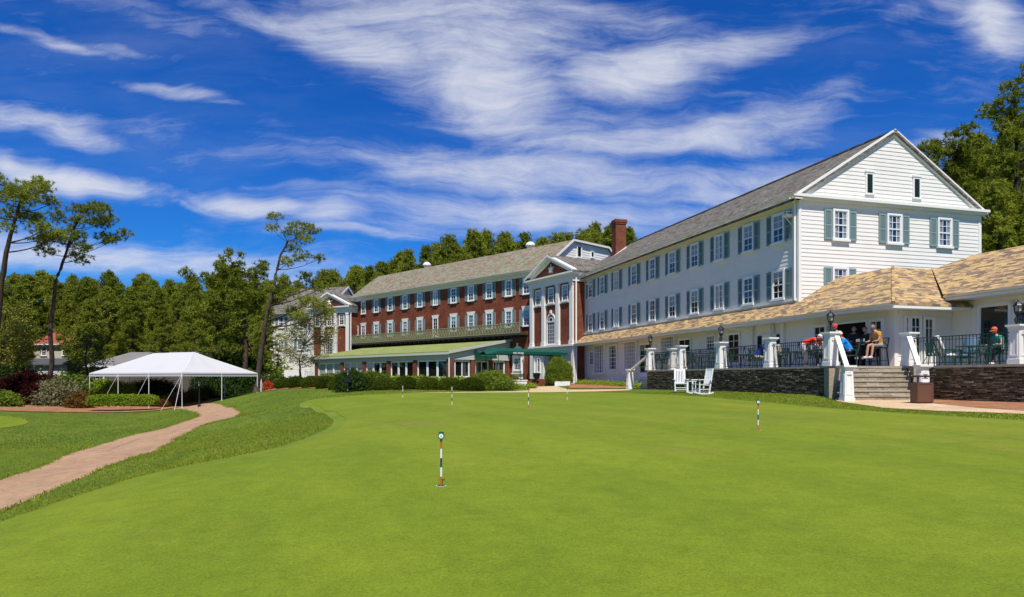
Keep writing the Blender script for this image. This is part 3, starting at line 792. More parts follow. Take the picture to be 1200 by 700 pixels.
# extension walls: front (door wall) and the wing with the big window
DW = Frame(ab(22.8, B0, 0), n=(-Ad.x, -Ad.y))
b = MB(); clap(b, DW, .3, 2.9, lambda z: (-3.0, 0)); 
WW = Frame(ab(22.8, 26.15, 0), az=-16.1)
clap(b, WW, .3, 3.3, lambda z: (-14, 0))
o = b.build('extension_wall', M['siding'], hotel)
b = MB(); b.box(-3.0, 0, -.3, -.005, -.5, 3.0, DW); b.box(-14, 0, -.3, -.005, -.5, 3.3, WW); b.box(-.01, .1, -.25, .05, .35, 2.84, DW)
b.box(.0, .1, -.02, .09, .35, 2.84, W) if False else None
b.build('extension_backing', M['siding'], hotel)
b = MB(); b.box(-.10, .03, -.03, .045, .45, 2.83, DW); q7 = WW.s_px(1143.5); b.box(q7-.09, q7+.09, 0, .07, .45, 2.94, WW); b.box(-14, -.1, .0, .06, 2.95, 3.19, WW); b.box(-2.95, -.12, 0, .05, 2.62, 2.81, DW)
# porch posts and downpipes
b.bar(W(3.6, .12, .45), W(3.6, .12, 2.8), .1); b.bar(W(3.6, .12, 2.55), W(5.2, PO-.1, 2.86), .08); b.bar(W(1.95, .12, .45), W(1.95, .12, 2.8), .22); b.box(1.0, 1.25, .02, .14, .45, 2.8, W)
b.build('porch_trim', M['trim'], hotel)

# ground floor openings along the porch
def zof(fr, px, py): return fr.z_px(px, py)
def gwin(fr, px0, px1, py0, py1, cols, rows, style='pane', name='window', depth=.1, **k):
    s0, s1 = fr.s_px(px0), fr.s_px(px1); pm = (px0+px1)/2; z1 = fr.z_px(pm, py0); z0 = fr.z_px(pm, py1)
    return window(hotel, fr, (s0+s1)/2, z0, abs(s1-s0), z1-z0, cols, rows, style, depth=depth, name=name, **k)
gwin(W, 691.5, 697.3, 411, 428, 2, 4, 'sash', curtain=1)
gwin(W, 714, 724, 403.5, 434, 3, 6, 'sash', curtain=2)
gwin(W, 697.8, 710.5, 403.5, 438, 4, 8, curtain=2, depth=.22)
gwin(W, 733.5, 748.5, 399, 436, 5, 8, curtain=2, depth=.22)
def door(fr, px0, px1, ztop, zbot, cols=2, rows=5, name='door'):
    s0, s1 = fr.s_px(px0), fr.s_px(px1); w_ = abs(s1-s0)
    d = window(hotel, fr, (s0+s1)/2, zbot, w_, ztop-zbot, cols, rows, 'pane', name=name, curtain=-1)
    b = MB(); b.box(-w_/2+.1, w_/2-.1, .03, .06, .04, .42); hh = b.mesh('door_panel', M['frame']); link('door_panel', hh, d)
    b = MB(); b.box(w_/2-.2, w_/2-.15, .06, .11, .85, 1.0); link('handle', b.mesh('handle', M['dark_iron']), d)
    return d
door(W, 750, 764, 2.55, -.05, 2, 6)
gwin(W, 776.5, 793.5, 393, 424, 5, 7, curtain=2, depth=.2)
door(W, 796, 811, 2.6, .45, 2, 5)
gwin(W, 828.5, 839.5, 392, 412, 3, 4, 'sash', curtain=1)
door(W, 853.5, 868.5, 2.62, .45, 2, 5)
s0, s1 = W.s_px(895), W.s_px(911); window(hotel, W, (s0+s1)/2, 1.35, abs(s1-s0), .95, 4, 2, 'pair', sh=.42, shm='dark_shutter', curtain=-1)
door(W, 954, 970, 2.55, .45, 2, 5)
# big serving opening
s0, s1 = W.s_px(977), W.s_px(1016.5)
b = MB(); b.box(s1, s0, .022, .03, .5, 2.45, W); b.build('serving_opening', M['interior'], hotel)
b = MB(); b.box(s1-.09, s1, .02, .1, .45, 2.55, W); b.box(s0, s0+.09, .02, .1, .45, 2.55, W); b.box(s1, s0, .02, .1, 2.45, 2.55, W)
for k in range(5): b.box(s1+.1+k*.5, s1+.35+k*.5, .032, .06, 1.45, 1.5, W)
b.build('opening_frame', M['frame'], hotel)
door(W, 1019, 1037, 2.55, .45, 2, 5)
gwin(DW, 1058.5, 1064.5, 370, 392, 1, 2, curtain=-1)
for a_, b_ in ((1065, 1078), (1080, 1094)): door(DW, a_, b_, 2.6, .45, 2, 5)
s0, s1 = WW.s_px(1147), WW.s_px(1192)
window(hotel, WW, (s0+s1)/2, 1.25, abs(s1-s0), 1.75, 1, 1, 'pane', curtain=-1, name='picture_window')
for k in (.5,):
    s = WW.s_px(1230); window(hotel, WW, s, 1.25, 3.0, 1.75, 1, 1, 'pane', curtain=-1, name='picture_window')

# ---- brick centre block
S0 = (1.87, 68.0)
BR = Frame(S0, az=-44.7)
bk0, bk1, bd = -2.0, 32.6, 13.7
b = MB()
b.box(bk0, bk1, -.35, 0, -.8, 10.75, BR); b.box(bk0, bk0+.3, -bd, -.35, -.8, 10.5, BR); b.box(bk1-.3, bk1, -bd, -.35, -.8, 10.5, BR)
o = b.build('wall', M['brick'], hotel); o['label'] = 'red brick wall of the middle block'
b = MB(); zt = 14.0; fo = 3.9
b.add([BR(bk0-.03, .3, 10.5), BR(bk0-.03, -fo, zt-.1), BR(bk0-.03, -bd+fo, zt-.1), BR(bk0-.03, -bd, 10.5)], [(0, 1, 2, 3)])
bq = MB(); bq.add([BR(bk1+.03, .3, 10.5), BR(bk1+.03, -fo, zt-.1), BR(bk1+.03, -bd+fo, zt-.1), BR(bk1+.03, -bd, 10.5)], [(3, 2, 1, 0)])
bq.build('far_end_gable', M['siding'], hotel)
EW = Frame(BR(bk0-.05, 0, 0)[:2], n=(-BR.d.x, -BR.d.y))
clap(b, EW, 10.5, zt-.05, lambda z: (-bd+ max(0, (z-10.6))*fo/3.4, -max(0, (z-10.6))*fo/3.4) if True else 0, pitch=.25)
o = b.build('end_gable', M['siding'], hotel); o['label'] = 'white clapboard upper gable of the brick block'
for px, w_, z0, h_ in ((678.5, .8, 12.35, 1.25), (694, .55, 12.6, .65)):
    window(hotel, EW, EW.s_px(px), z0, w_, h_, 1, 1, 'pane', curtain=-1)
b = MB()
sl2 = 3.4/fo; ovb = .55; zeb = 10.78-.0
slab(b, [BR(bk0-.3, ovb, zeb-.1), BR(bk0-.3, -fo, zt), BR(bk1+.3, -fo, zt), BR(bk1+.3, ovb, zeb-.1)], .14)
slab(b, [BR(bk0-.3, -fo, zt+.005), BR(bk0-.3, -bd+fo, zt+.005), BR(bk1+.3, -bd+fo, zt+.005), BR(bk1+.3, -fo, zt+.005)], .14)
slab(b, [BR(bk0-.3, -bd+fo, zt), BR(bk0-.3, -bd-ovb, zeb-.1), BR(bk1+.3, -bd-ovb, zeb-.1), BR(bk1+.3, -bd+fo, zt)], .14)
o = b.build('roof', M['mottled_shingle'], hotel); o['label'] = 'pinkish and green mottled shingle roof of the brick block'
b = MB()
b.box(bk0, bk1+.2, 0.003, .52, 10.48, 10.54, BR); b.box(bk0, bk1+.2, .46, .56, 10.5, 10.68, BR); b.box(bk0, bk1, 0.003, .08, 10.12, 10.48, BR)
gutter(b, BR, bk0, bk1+.3, .62, 10.7, .08)
b.bar(BR(bk0-.33, ovb, zeb-.16), BR(bk0-.33, -fo, zt-.04), .05, .2); b.bar(BR(bk0-.33, -fo, zt-.02), BR(bk0-.33, -bd+fo, zt-.02), .05, .2); b.bar(BR(bk0-.33, -bd+fo, zt-.04), BR(bk0-.33, -bd-ovb, zeb-.16), .05, .2)
b.build('cornice', M['trim'], hotel)
for px in (618.6, 497.3):
    s = BR.s_px(px, -fo); p = BR(s, -fo-.4, zt-.05); b = MB(); b.lathe(p, [(.42, 0), (.43, .3), (.55, .35), (.52, .5), (.38, .7), (.17, .8), (.01, .84)], 14); b.build('roof_ventilator', M['trim'], hotel, smooth=True)
bup = [426.3, 441.4, 457.7, 475.1, 492.5, 510.7, 532, 552.4, 573.8, 596.6, 617.5]
for i, px in enumerate(bup):
    s = BR.s_px(px)
    window(hotel, BR, s, 8.4, 1.0 if i != 5 else .8, 1.68, 2, 4, 'sash' if i != 5 else 'pair', sh=.46 if i else 0, shm='shutter')
    if i == 5: window(hotel, BR, s, 4.75, .95, 2.2, 2, 5, 'pane', lintel=True, name='balcony_door')
    else: window(hotel, BR, s, 5.2, 1.0, 1.72, 2, 4, 'sash', sh=.46 if i else 0, shm='shutter', lintel=True)
window(hotel, BR, BR.s_px(418.8), 5.6, .6, 1.3, 1, 2, 'pane')
# balcony with lattice railing
BK = (0.35, bk1+.2)
b = MB(); b.box(BK[0], BK[1], .004, 1.25, 4.28, 4.46, BR)
n = int((BK[1]-BK[0])/.9)
for k in range(n): s = BK[0]+.3+k*.9; b.box(s, s+.16, .01, 1.15, 4.05, 4.28, BR)
bal = b.build('balcony', mat('balcony_boards', (.05, .05, .04), .9), hotel)
b = MB(); o1 = 1.2
L_ = BK[1]-BK[0]; n = int(L_/.13)
for k in range(n+1):
    s = BK[0]+L_*k/n
    b.box(s-.022, s+.022, o1, o1+.03, 4.52, 5.42, BR)
for k in range(int(L_/.45)):
    s = BK[0]+k*.45
    b.bar(BR(s, o1+.05, 4.55), BR(s+.45, o1+.05, 5.4), .035); b.bar(BR(s+.45, o1+.055, 4.55), BR(s, o1+.055, 5.4), .035)
b.box(BK[0], BK[1], o1-.02, o1+.07, 5.42, 5.5, BR); b.box(BK[0], BK[1], o1-.02, o1+.07, 4.46, 4.54, BR)
for k in range(13):
    s = BK[0]+L_*k/12; b.box(s-.04, s+.04, o1-.02, o1+.07, 4.46, 5.6, BR)
b.box(BK[1]-.02, BK[1]+.05, .1, o1, 5.42, 5.5, BR)
b.build('balcony_railing', mat('pale_green_iron', (.24, .25, .14), .7), bal)
# glazed porch below
CP0 = BR(2.84, 8.1, 0); k1 = 25.7
PF = Frame(CP0[:2], az=-44.7)
b = MB(); slab(b, [PF(-.25, .3, 2.52), PF(-.25, -8.1, 3.99), PF(k1+.6, -8.1, 3.99), PF(k1+.6, .3, 2.52)], .12)
o = b.build('porch_roof', M['moss_roof'], hotel); o['label'] = 'moss green sloping roof of the glazed porch'
b = MB(); b.box(-.2, k1+.6, .2, .32, 2.22, 2.44, PF); b.box(-.15, k1+.5, -.1, .2, 2.3, 2.36, PF); b.box(0, k1+.4, -.25, 0, 1.75, 2.3, PF)
b.hexa([PF(-.29, .32, 2.28), PF(-.24, .32, 2.28), PF(-.24, -8.1, 3.75), PF(-.29, -8.1, 3.75), PF(-.29, .32, 2.56), PF(-.24, .32, 2.56), PF(-.24, -8.1, 4.03), PF(-.29, -8.1, 4.03)])
b.add([PF(-.02, 0, 1.75), PF(-.02, -8.0, 1.75), PF(-.02, -8.0, 3.9), PF(-.02, 0, 2.4)], [(0, 1, 2, 3)])
b.bar(PF(-.05, .1, -.6), PF(-.05, .1, 2.3), .14)
o = b.build('porch_fascia', mat('grey_green_trim', (.52, .53, .47), .6), hotel)
b = MB()
b.box(0.1, k1+.4, -.3, -.02, -.9, .0, PF)
piers = [529.0, 486, 455, 426.5, 400.5, 370.5]
ps = [PF.s_px(p) for p in piers]; ps[0] = .15
for s in ps: b.box(s-.28, s+.28, -.45, .04, -.9, 1.76, PF)
EP = Frame(CP0[:2], n=(-PF.d.x, -PF.d.y))
for s, w_ in ((-.3, .6), (-3.0, .55), (-5.4, .5), (-7.7, .5)): b.box(s-w_/2, s+w_/2, -.3, -.02, -.9, 1.76, EP)
b.box(-8.1, 0, -.3, -.03, -.9, .05, EP)
b.build('porch_piers', M['brick'], hotel)
for i in range(5):
    s0, s1 = ps[i]+.3, ps[i+1]-.3; w_ = (s1-s0)/3
    for k in range(3):
        wi = window(hotel, PF, s0+w_*(k+.5), .02, w_-.02, 1.72, 1, 1, 'pane', curtain=-1, off=-.2, name='porch_window')
        if i >= 3 or (i == 2 and k == 2):
            b = MB(); q = w_/2-.12; b.box(-q, q, .014, .022, .06, 1.55); link('reflection_panel', b.mesh('reflection_panel', mat('pale_reflection', (.62, .63, .6), .8)), wi)  # pale panels behind the glass stand in for bright reflections in these panes
for s, w_ in ((-1.65, 1.9), (-4.2, 1.8), (-6.5, 1.7)):
    window(hotel, EP, s, .08, w_, 1.62, 2, 1, 'pair', curtain=-1, off=-.2, name='porch_window')
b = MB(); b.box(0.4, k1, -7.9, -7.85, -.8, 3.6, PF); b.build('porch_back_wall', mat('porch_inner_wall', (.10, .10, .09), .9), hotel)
# arched white door surround on the brick wall
af = Frame(BR(BR.s_px(607.5), 0, 0)[:2], az=-44.7)
b = MB(); pts = [(-.78, -.5), (-.78, 2.45)]+[(-.78*math.cos(math.pi*k/12), 2.45+.78*math.sin(math.pi*k/12)) for k in range(1, 12)]+[(.78, 2.45), (.78, -.5)]
b.add([af(x, .10, z) for x, z in pts]+[af(x, .0, z) for x, z in pts], [tuple(range(len(pts)))]+[(i, i+len(pts), (i+1) % len(pts)+len(pts), (i+1) % len(pts)) for i in range(len(pts))])
b.box(-.1, .1, .1, .2, 3.2, 3.55, af); b.box(-.85, .85, .1, .2, 2.35, 2.45, af); b.box(-.85, .85, .1, .22, 1.0-.6, .5, af)
b.build('arched_surround', M['trim'], hotel)
window(hotel, af, 0, .75, 1.1, 1.35, 4, 4, 'pane', curtain=-1, off=.11)

# ---- the two brick pavilions with white pilasters and pediment
def pavilion(P, az, L, right):
    F = Frame(P, az=az)
    b = MB(); b.box(0, L, -.4, -.05, 2.9, 9.0, F); b.box(0, .3, -7, -.4, 2.9 if right else -.6, 9.0, F); b.box(.0, .38, -.05, -.002, 2.9, 8.6, F)
    b.box(0, .3, -1.6, -.4, -.6, 2.9, F)
    wl = b.build('wall', M['brick'], hotel); wl['label'] = 'brick front of the %s pavilion' % ('right' if right else 'left')
    b = MB()
    ws = [0.06, L/3-.17, 2*L/3-.23, L-.56]; pw = .5
    for s in ws:
        b.box(s, s+pw, -.05, .16, 3.35, 8.35, F); b.box(s-.05, s+pw+.05, -.05, .21, 3.0, 3.35, F); b.box(s-.04, s+pw+.04, -.05, .20, 8.35, 8.6, F)
    b.box(-.08, L+.08, -.06, .22, 8.6, 9.15, F); b.box(-.25, L+.25, -.06, .42, 9.15, 9.3, F); b.box(-.38, L+.38, -.06, .55, 9.3, 9.45, F)
    b.box(-.09, .0, -7, -.06, 8.6, 9.15, F); b.box(-.25, .0, -7, -.06, 9.15, 9.42, F)
    b.box(-.1, L+.1, -.05, .28, 2.85, 3.0, F)
    m_ = L/2; hz_ = 11.3
    for e in (-.42, L+.42):
        b.hexa([F(e, 0, 9.45), F(e, .55, 9.45), F(m_, .55, hz_-.05), F(m_, 0, hz_-.05), F(e, 0, 9.62), F(e, .55, 9.62), F(m_, .55, hz_+.12), F(m_, 0, hz_+.12)])
        q = .75 if e < 0 else -.75
        b.hexa([F(e+q, 0, 9.46), F(e+q, .25, 9.46), F(m_, .25, hz_-.42), F(m_, 0, hz_-.42), F(e+q, 0, 9.78), F(e+q, .25, 9.78), F(m_, .25, hz_-.06), F(m_, 0, hz_-.06)])
    for k in range(3):
        a0 = ws[k]+pw; a1 = ws[k+1]; b.box(a0, a1, -.05, .06, 6.78, 6.92, F)
    tr = b.build('pilasters_and_pediment', M['trim'], hotel)
    b = MB(); b.add([F(-.1, -.02, 9.4), F(m_, -.02, hz_-.05), F(L+.1, -.02, 9.4)], [(0, 2, 1)]); b.build('pediment_brick', M['brick'], hotel)
    # carved crest
    b = MB()
    cz = 10.15
    for k in range(5):
        a = math.pi*2*k/5+math.pi/2; b.bar(F(m_, .06, cz), F(m_+.42*math.cos(a), .06, cz+.42*math.sin(a)), .16, .08)
    b.lathe(F(m_, .05, cz-.1), [(.01, -.2), (.2, -.1), (.24, .1), (.14, .3), (.01, .36)], 10)
    b.build('carved_crest', M['trim'], hotel)
    b = MB(); e = .45; zl = 9.5
    slab(b, [F(-e, .5, zl+.02), F(m_, .5, hz_+.14), F(m_, -10, hz_+.14), F(-e, -10, zl+.02)], .1)
    slab(b, [F(m_, .5, hz_+.145), F(L+e, .5, zl+.02), F(L+e, -10, zl+.02), F(m_, -10, hz_+.145)], .1)
    rf = b.build('roof', M['grey_shingle'], hotel); rf['label'] = 'grey gable roof of the %s pavilion' % ('right' if right else 'left')
    for k in range(3):
        c = (ws[k]+pw+ws[k+1])/2
        window(hotel, F, c, 6.95, .95, 1.5, 2, 4, 'sash', off=-.03, curtain=1)
    c = (ws[1]+pw+ws[2])/2; hw = .72
    wi = window(hotel, F, c, 3.1, hw*2, 2.2, 4, 6, 'pane', off=-.03, curtain=-1, name='arched_window')
    b = MB()
    for k in range(12):
        a0 = math.pi*k/12; a1 = math.pi*(k+1)/12
        for r0, r1, o0, o1_ in ((hw-.12, hw, 0, .1), (hw*.42, hw*.5, .02, .07)):
            b.hexa([(r0*math.cos(a0), o0, 2.2+r0*math.sin(a0)), (r1*math.cos(a0), o0, 2.2+r1*math.sin(a0)), (r1*math.cos(a1), o0, 2.2+r1*math.sin(a1)), (r0*math.cos(a1), o0, 2.2+r0*math.sin(a1)),
                    (r0*math.cos(a0), o1_, 2.2+r0*math.sin(a0)), (r1*math.cos(a0), o1_, 2.2+r1*math.sin(a0)), (r1*math.cos(a1), o1_, 2.2+r1*math.sin(a1)), (r0*math.cos(a1), o1_, 2.2+r0*math.sin(a1))])
    for k in range(1, 6):
        a = math.pi*k/6; b.bar((.3*math.cos(a), .045, 2.2+.3*math.sin(a)), ((hw-.1)*math.cos(a), .045, 2.2+(hw-.1)*math.sin(a)), .03)
    b.box(-.1, .1, 0, .14, 2.2+hw, 2.2+hw+.3)
    link('fanlight_frame', b.mesh('fanlight_frame', M['frame']), wi)
    b = MB(); ap = [((hw-.1)*math.cos(math.pi*k/12), .03, 2.2+(hw-.1)*math.sin(math.pi*k/12)) for k in range(13)]
    b.poly(ap[::-1]); link('fanlight', b.mesh('fanlight', mat('dark_glass', (.03, .035, .04), .08, .6)), wi)
    # ground floor
    b = MB()
    if right:
        b.box(.1, 2.2, -.5, -.06, -.6, 2.85, F); b.box(5.2, L, -.5, -.06, -.6, 2.85, F); b.box(2.2, 5.2, -.5, -.06, 2.2, 2.85, F); b.box(2.2, 5.2, -2.2, -2.0, -.6, 2.85, F)
        b.box(-.02, .35, -.06, .12, -.6, 2.85, F); b.box(L-.65, L-.05, -.06, .14, -.6, 2.85, F); b.box(2.15, 2.25, -2, -.5, -.6, 2.85, F); b.box(5.15, 5.25, -2, -.5, -.6, 2.85, F)
    else: b.box(0, L, -.5, -.06, -.6, 2.85, F)
    b.build('ground_floor_wall', M['siding'], hotel)
    if right:
        F2 = Frame(F(0, -2.0, 0)[:2], az=az)
        window(hotel, F2, 3.2, .05, 1.0, 2.2, 2, 5, 'pane', curtain=-1, off=.01, name='entrance_door'); window(hotel, F2, 4.4, .6, .7, 1.3, 2, 3, 'pane', curtain=-1, off=.01)
        window(hotel, F, 5.9, .5, .5, 1.4, 1, 3, 'sash', off=-.05, curtain=-1)
    # downpipe
    b = MB(); b.bar(F(-.12, -.12, -.4), F(-.12, -.12, 8.9), .12); b.bar(F(-.12, -.12, 8.9), F(-.12, .3, 9.3), .12); b.build('downpipe', M['trim'], hotel)
    return F
PR = pavilion((5.52, 60.44), -30, 7.36, True)
PL = pavilion((-21.3, 89.4), -60, 7.1, False)

# ---- left white wing
Q2 = (-26.8, 93.85)
LF = Frame(Q2, az=-74)
b = MB(); clap(b, LF, -.8, 9.0, lambda z: (-1.2, 7.6), pitch=.22)
b.box(-1.2, 7.6, -11, -.01, -.8, 9.0, LF)
GE = Frame(LF(-1.2, 0, 0)[:2], n=(-LF.d.x, -LF.d.y))
b.add([LF(-1.2, .1, 9), LF(-1.2, -5.8, 13.1), LF(-1.2, -11.6, 9)], [(0, 1, 2)])
b.add([LF(7.6, .1, 9), LF(7.6, -5.8, 13.1), LF(7.6, -11.6, 9)], [(2, 1, 0)])
o = b.build('wall', M['siding'], hotel); o['label'] = 'white clapboard wall of the far left wing'
b = MB(); slab(b, [LF(-1.5, .45, 9.0), LF(-1.5, -5.8, 13.25), LF(7.9, -5.8, 13.25), LF(7.9, .45, 9.0)], .13); slab(b, [LF(-1.5, -5.8, 13.255), LF(-1.5, -12, 9.0), LF(7.9, -12, 9.0), LF(7.9, -5.8, 13.255)], .13)
o = b.build('roof', M['grey_shingle'], hotel); o['label'] = 'grey roof of the far left wing'
b = MB(); b.box(-1.2, 7.8, 0, .4, 8.74, 8.8, LF); gutter(b, LF, -1.2, 7.9, .5, 8.95, .09); b.box(7.45, 7.62, -.05, .05, -.5, 8.8, LF); b.bar(LF(-1.52, .45, 8.92), LF(-1.52, -5.8, 13.15), .06, .25); b.bar(LF(-1.52, -5.8, 13.15), LF(-1.52, -12, 8.92), .06, .25)
b.build('eave_trim', M['trim'], hotel)
for px in (330, 352):
    for z in (7.0, 3.9): window(hotel, LF, LF.s_px(px), z, 1.0, 1.55, 3, 4, 'sash', sh=.45)
# ================================================================== THE TERRACE
ZF = .45
rs = random.Random(11)
terr = tag(empty('stone_terrace', ab(30, 19.5, -.7)), 'raised dining terrace with dark ledgestone wall, white pillars and iron railing', 'terrace')
P5 = Vector((12.05, 25.8, 0)); P6 = Vector((15.2, 26.0, 0))
bR = 21.85; a6 = P6.dot(Ad); a5 = P5.dot(Ad)
oL = B0-18.7; oR = B0-bR
LS0, LS1 = a5-A0, 36.2-A0            # left stretch of the wall in s
RS1 = a6-A0; RS0 = 8-A0
def stonewall(b, fr, s0, s1, z0, z1, course=(.03, .062)):
    z = z0
    while z < z1-.02:
        h = min(rs.uniform(*course), z1-z); s = s0 - rs.uniform(0, .2)
        while s < s1:
            l = rs.uniform(.09, .36); a = max(s, s0); e = min(s+l, s1)
            if e-a > .02:
                d = rs.uniform(0, .05); j = rs.uniform(.002, .009)
                b.box(a+j, e-j, -.06, d, z+j, z+h-j*.5, fr)
            s += l
        z += h
WLF = Frame(W(0, oL, 0)[:2], az=-16.1)
WRF = Frame(W(0, oR, 0)[:2], az=-16.1)
b = MB()
stonewall(b, WLF, LS0, LS1, -1.0, .37); stonewall(b, WRF, RS0, RS1, -1.15, .37)
EWF = Frame(WLF(LS1, 0, 0)[:2], n=(Ad.x, Ad.y)); 
b.build('ledgestone_wall', M['stone'], terr)
b = MB()
b.box(LS0+.02, LS1, -.3, -.05, -1.2, .37, WLF); b.box(RS0, RS1-.02, -.3, -.05, -1.2, .37, WRF); b.box(LS1-.3, LS1+.01, -1.55, -.05, -1.2, .37, WLF); b.box(LS1-.3, LS1, -4.4, -1.5, -1.2, .37, WLF)
b.build('wall_core', M['stone'], terr)
# paving, one slab with coping edges
fl = [WLF(LS1, .03, 0), WLF(LS0, .03, 0), (P6.x+.05, P6.y, 0), WRF(RS1-.3, .03, 0), WRF(RS0, .03, 0), ab(8, 26.2, 0), ab(23, 26.2, 0), ab(23, B0+.02, 0), ab(36.2, B0+.02, 0)]
b = MB(); slab(b, [(p[0], p[1], ZF) for p in fl], .08); b.build('paving', M['flagstone'], terr)
# main stairs
e_ = (P6-P5).normalized(); g_ = Vector((-.17, -.985, 0))
def ST(x, y, z): p = P5 + e_*x + g_*y; return (p.x, p.y, z)
nst = 7; rise = (ZF+.80)/nst; tread = .25; sw0, sw1 = .22, 3.0
b = MB(); sb = MB()
for k in range(1, nst):
    z = ZF-rise*k
    x = sw0-.02-.02*k
    while x < sw1:
        l = rs.uniform(.45, .9); e = min(x+l, sw1+.02); 
        if sw1-e < .25: e = sw1+.02
        b.box(x+.003, e-.003, tread*(k-1)-.02, tread*k+.03, z-.055, z-rs.uniform(0, .004), ST); x = e
    x = sw0
    while x < sw1:
        l = rs.uniform(.3, .7); e = min(x+l, sw1); b.box(x+.004, e-.004, tread*(k-1), tread*k+rs.uniform(-.005, .005), z-rise+.0, z-.058, ST); x = e
x = sw0
while x < sw1:
    l = rs.uniform(.3, .7); e = min(x+l, sw1); b.box(x+.004, e-.004, -.1, -.004, ZF-rise, ZF-.085, ST); x = e
b.build('stone_steps', M['step_stone'], terr)
b = MB()
SL = Frame(P5[:2], n=(1, 0))
fA = lambda x, y, z: ST(-.25-y, x, z)   # cheek walls: x along the descent
stonewall(b, lambda s, o, z: ST(.2-.0+o*.4, s, z), -.1, .55, -1.05, .37); b.box(-.22, .2, -.1, .55, -1.1, .36, ST)
b.build('stair_cheek', M['step_stone'], terr)
b = MB(); stonewall(b, lambda s, o, z: ST(3.05-o*.4, s, z), -.1, .55, -1.05, .37); b.box(3.05, 3.3, -.1, .5, -1.1, .36, ST)
b.build('stair_cheek', M['step_stone'], terr)
# pillars
def pillar_mesh(w_=.39, h=1.29):
    b = MB(); t = w_*.82
    fx = lambda x, y, z: (x, y, z)
    b.box(-w_/2-.02, w_/2+.02, -w_/2-.02, w_/2+.02, 0, .16); 
    b.hexa([(-w_/2, -w_/2, .16), (w_/2, -w_/2, .16), (w_/2, w_/2, .16), (-w_/2, w_/2, .16), (-t/2, -t/2, h-.12), (t/2, -t/2, h-.12), (t/2, t/2, h-.12), (-t/2, t/2, h-.12)])
    b.box(-t/2-.05, t/2+.05, -t/2-.05, t/2+.05, h-.12, h-.06); b.box(-t/2-.09, t/2+.09, -t/2-.09, t/2+.09, h-.06, h)
    for a in range(4):       # raised panel edging on each face
        c, s_ = math.cos(a*math.pi/2), math.sin(a*math.pi/2)
        rt = lambda x, y, z: (x*c-y*s_, x*s_+y*c, z)
        k = w_/2+.006; q = w_/2-.055
        for x0, x1, z0, z1 in ((-q, -q+.045, .26, h-.2), (q-.045, q, .26, h-.2), (-q+.045, q-.045, .26, .31), (-q+.045, q-.045, h-.25, h-.2)):
            def hh(x, z, o):
                f = 1-(1-t/w_)*(z-.16)/(h-.28); return rt(x*f, -(k-.012)*f-o, z)
            b.add([hh(x0, z0, 0), hh(x1, z0, 0), hh(x1, z1, 0), hh(x0, z1, 0), hh(x0, z0, .018), hh(x1, z0, .018), hh(x1, z1, .018), hh(x0, z1, .018)], [(4, 5, 6, 7), (0, 1, 5, 4), (1, 2, 6, 5), (2, 3, 7, 6), (3, 0, 4, 7)])
        b.box(-.09, .09, -(w_/2)*.9-.03, -(w_/2)*.88, h-.32, h-.29, rt)
    return b
PM = pillar_mesh().mesh('pillar', M['trim'])
to = ORG[terr.name]
def place(me, name, p, rz, parent=terr):
    return link(name, me, parent, (p[0]-to[0], p[1]-to[1], p[2]-to[2]), rz)
rW = W.rot
pil = {}
for k, px in (('p1', 762), ('p2', 798.5), ('p3', 845), ('p4', 903)):
    s = WLF.s_px(px, -.22); pil[k] = WLF(s, -.22, ZF); place(PM, 'pillar', pil[k], rW)
pil['p0'] = ab(36.0, 20.25, ZF); place(PM, 'pillar', pil['p0'], rW)
pil['p5'] = (P5.x+.05, P5.y+.1, ZF); place(PM, 'pillar', pil['p5'], rW)
pil['p6'] = (P6.x+.0, P6.y+.1, ZF); place(PM, 'pillar', pil['p6'], rW)
s7 = WRF.s_px(1193, -.2); pil['p7'] = WRF(s7, -.2, ZF); place(PM, 'pillar', pil['p7'], rW)
pil['p8'] = WRF(s7-3.9, -.2, ZF); place(PM, 'pillar', pil['p8'], rW)
# newels and handrails
NM = pillar_mesh(.35, 1.3).mesh('newel_post', M['trim'])
nl = (11.86, 24.15); nr = (14.75, 24.5)
rST = math.atan2(e_.y, e_.x)
zl_, zr_ = T(*nl)-.03, T(*nr)-.03
place(NM, 'newel_post', (nl[0], nl[1], zl_), rST); place(NM, 'newel_post', (nr[0], nr[1], zr_), rST)
def handrail(p, q, w_=.16):
    b = MB(); b.bar(p, q, w_, .10); b.build('handrail', M['trim'], terr)
handrail((pil['p5'][0]+.15, pil['p5'][1]-.2, ZF+1.1), (nl[0]+.08, nl[1]+.15, zl_+1.22))
handrail((pil['p6'][0]-.12, pil['p6'][1]-.2, ZF+1.1), (nr[0]-.02, nr[1]+.15, zr_+1.22))
# end stairs on the far side
b = MB(); ne = (7.42, 42.9); ze_ = T(*ne)-.03
for k in range(1, 7):
    z = ZF-.17*k; b.box(LS1+.28*(k-1), LS1+.28*k+.02, -1.35, -.3, -1.2, z, WLF)
b.build('end_steps', M['step_stone'], terr)
place(NM, 'newel_post', (ne[0], ne[1], ze_), rW)
pn = WLF(LS1+.25, -1.5, 0)
place(pillar_mesh(.34, 1.2).mesh('newel_post', M['trim']), 'newel_post', (pn[0], pn[1], -.75), rW)
handrail((pil['p1'][0], pil['p1'][1]+.2, ZF+.95), (ne[0], ne[1]-.15, ze_+1.2), .13)
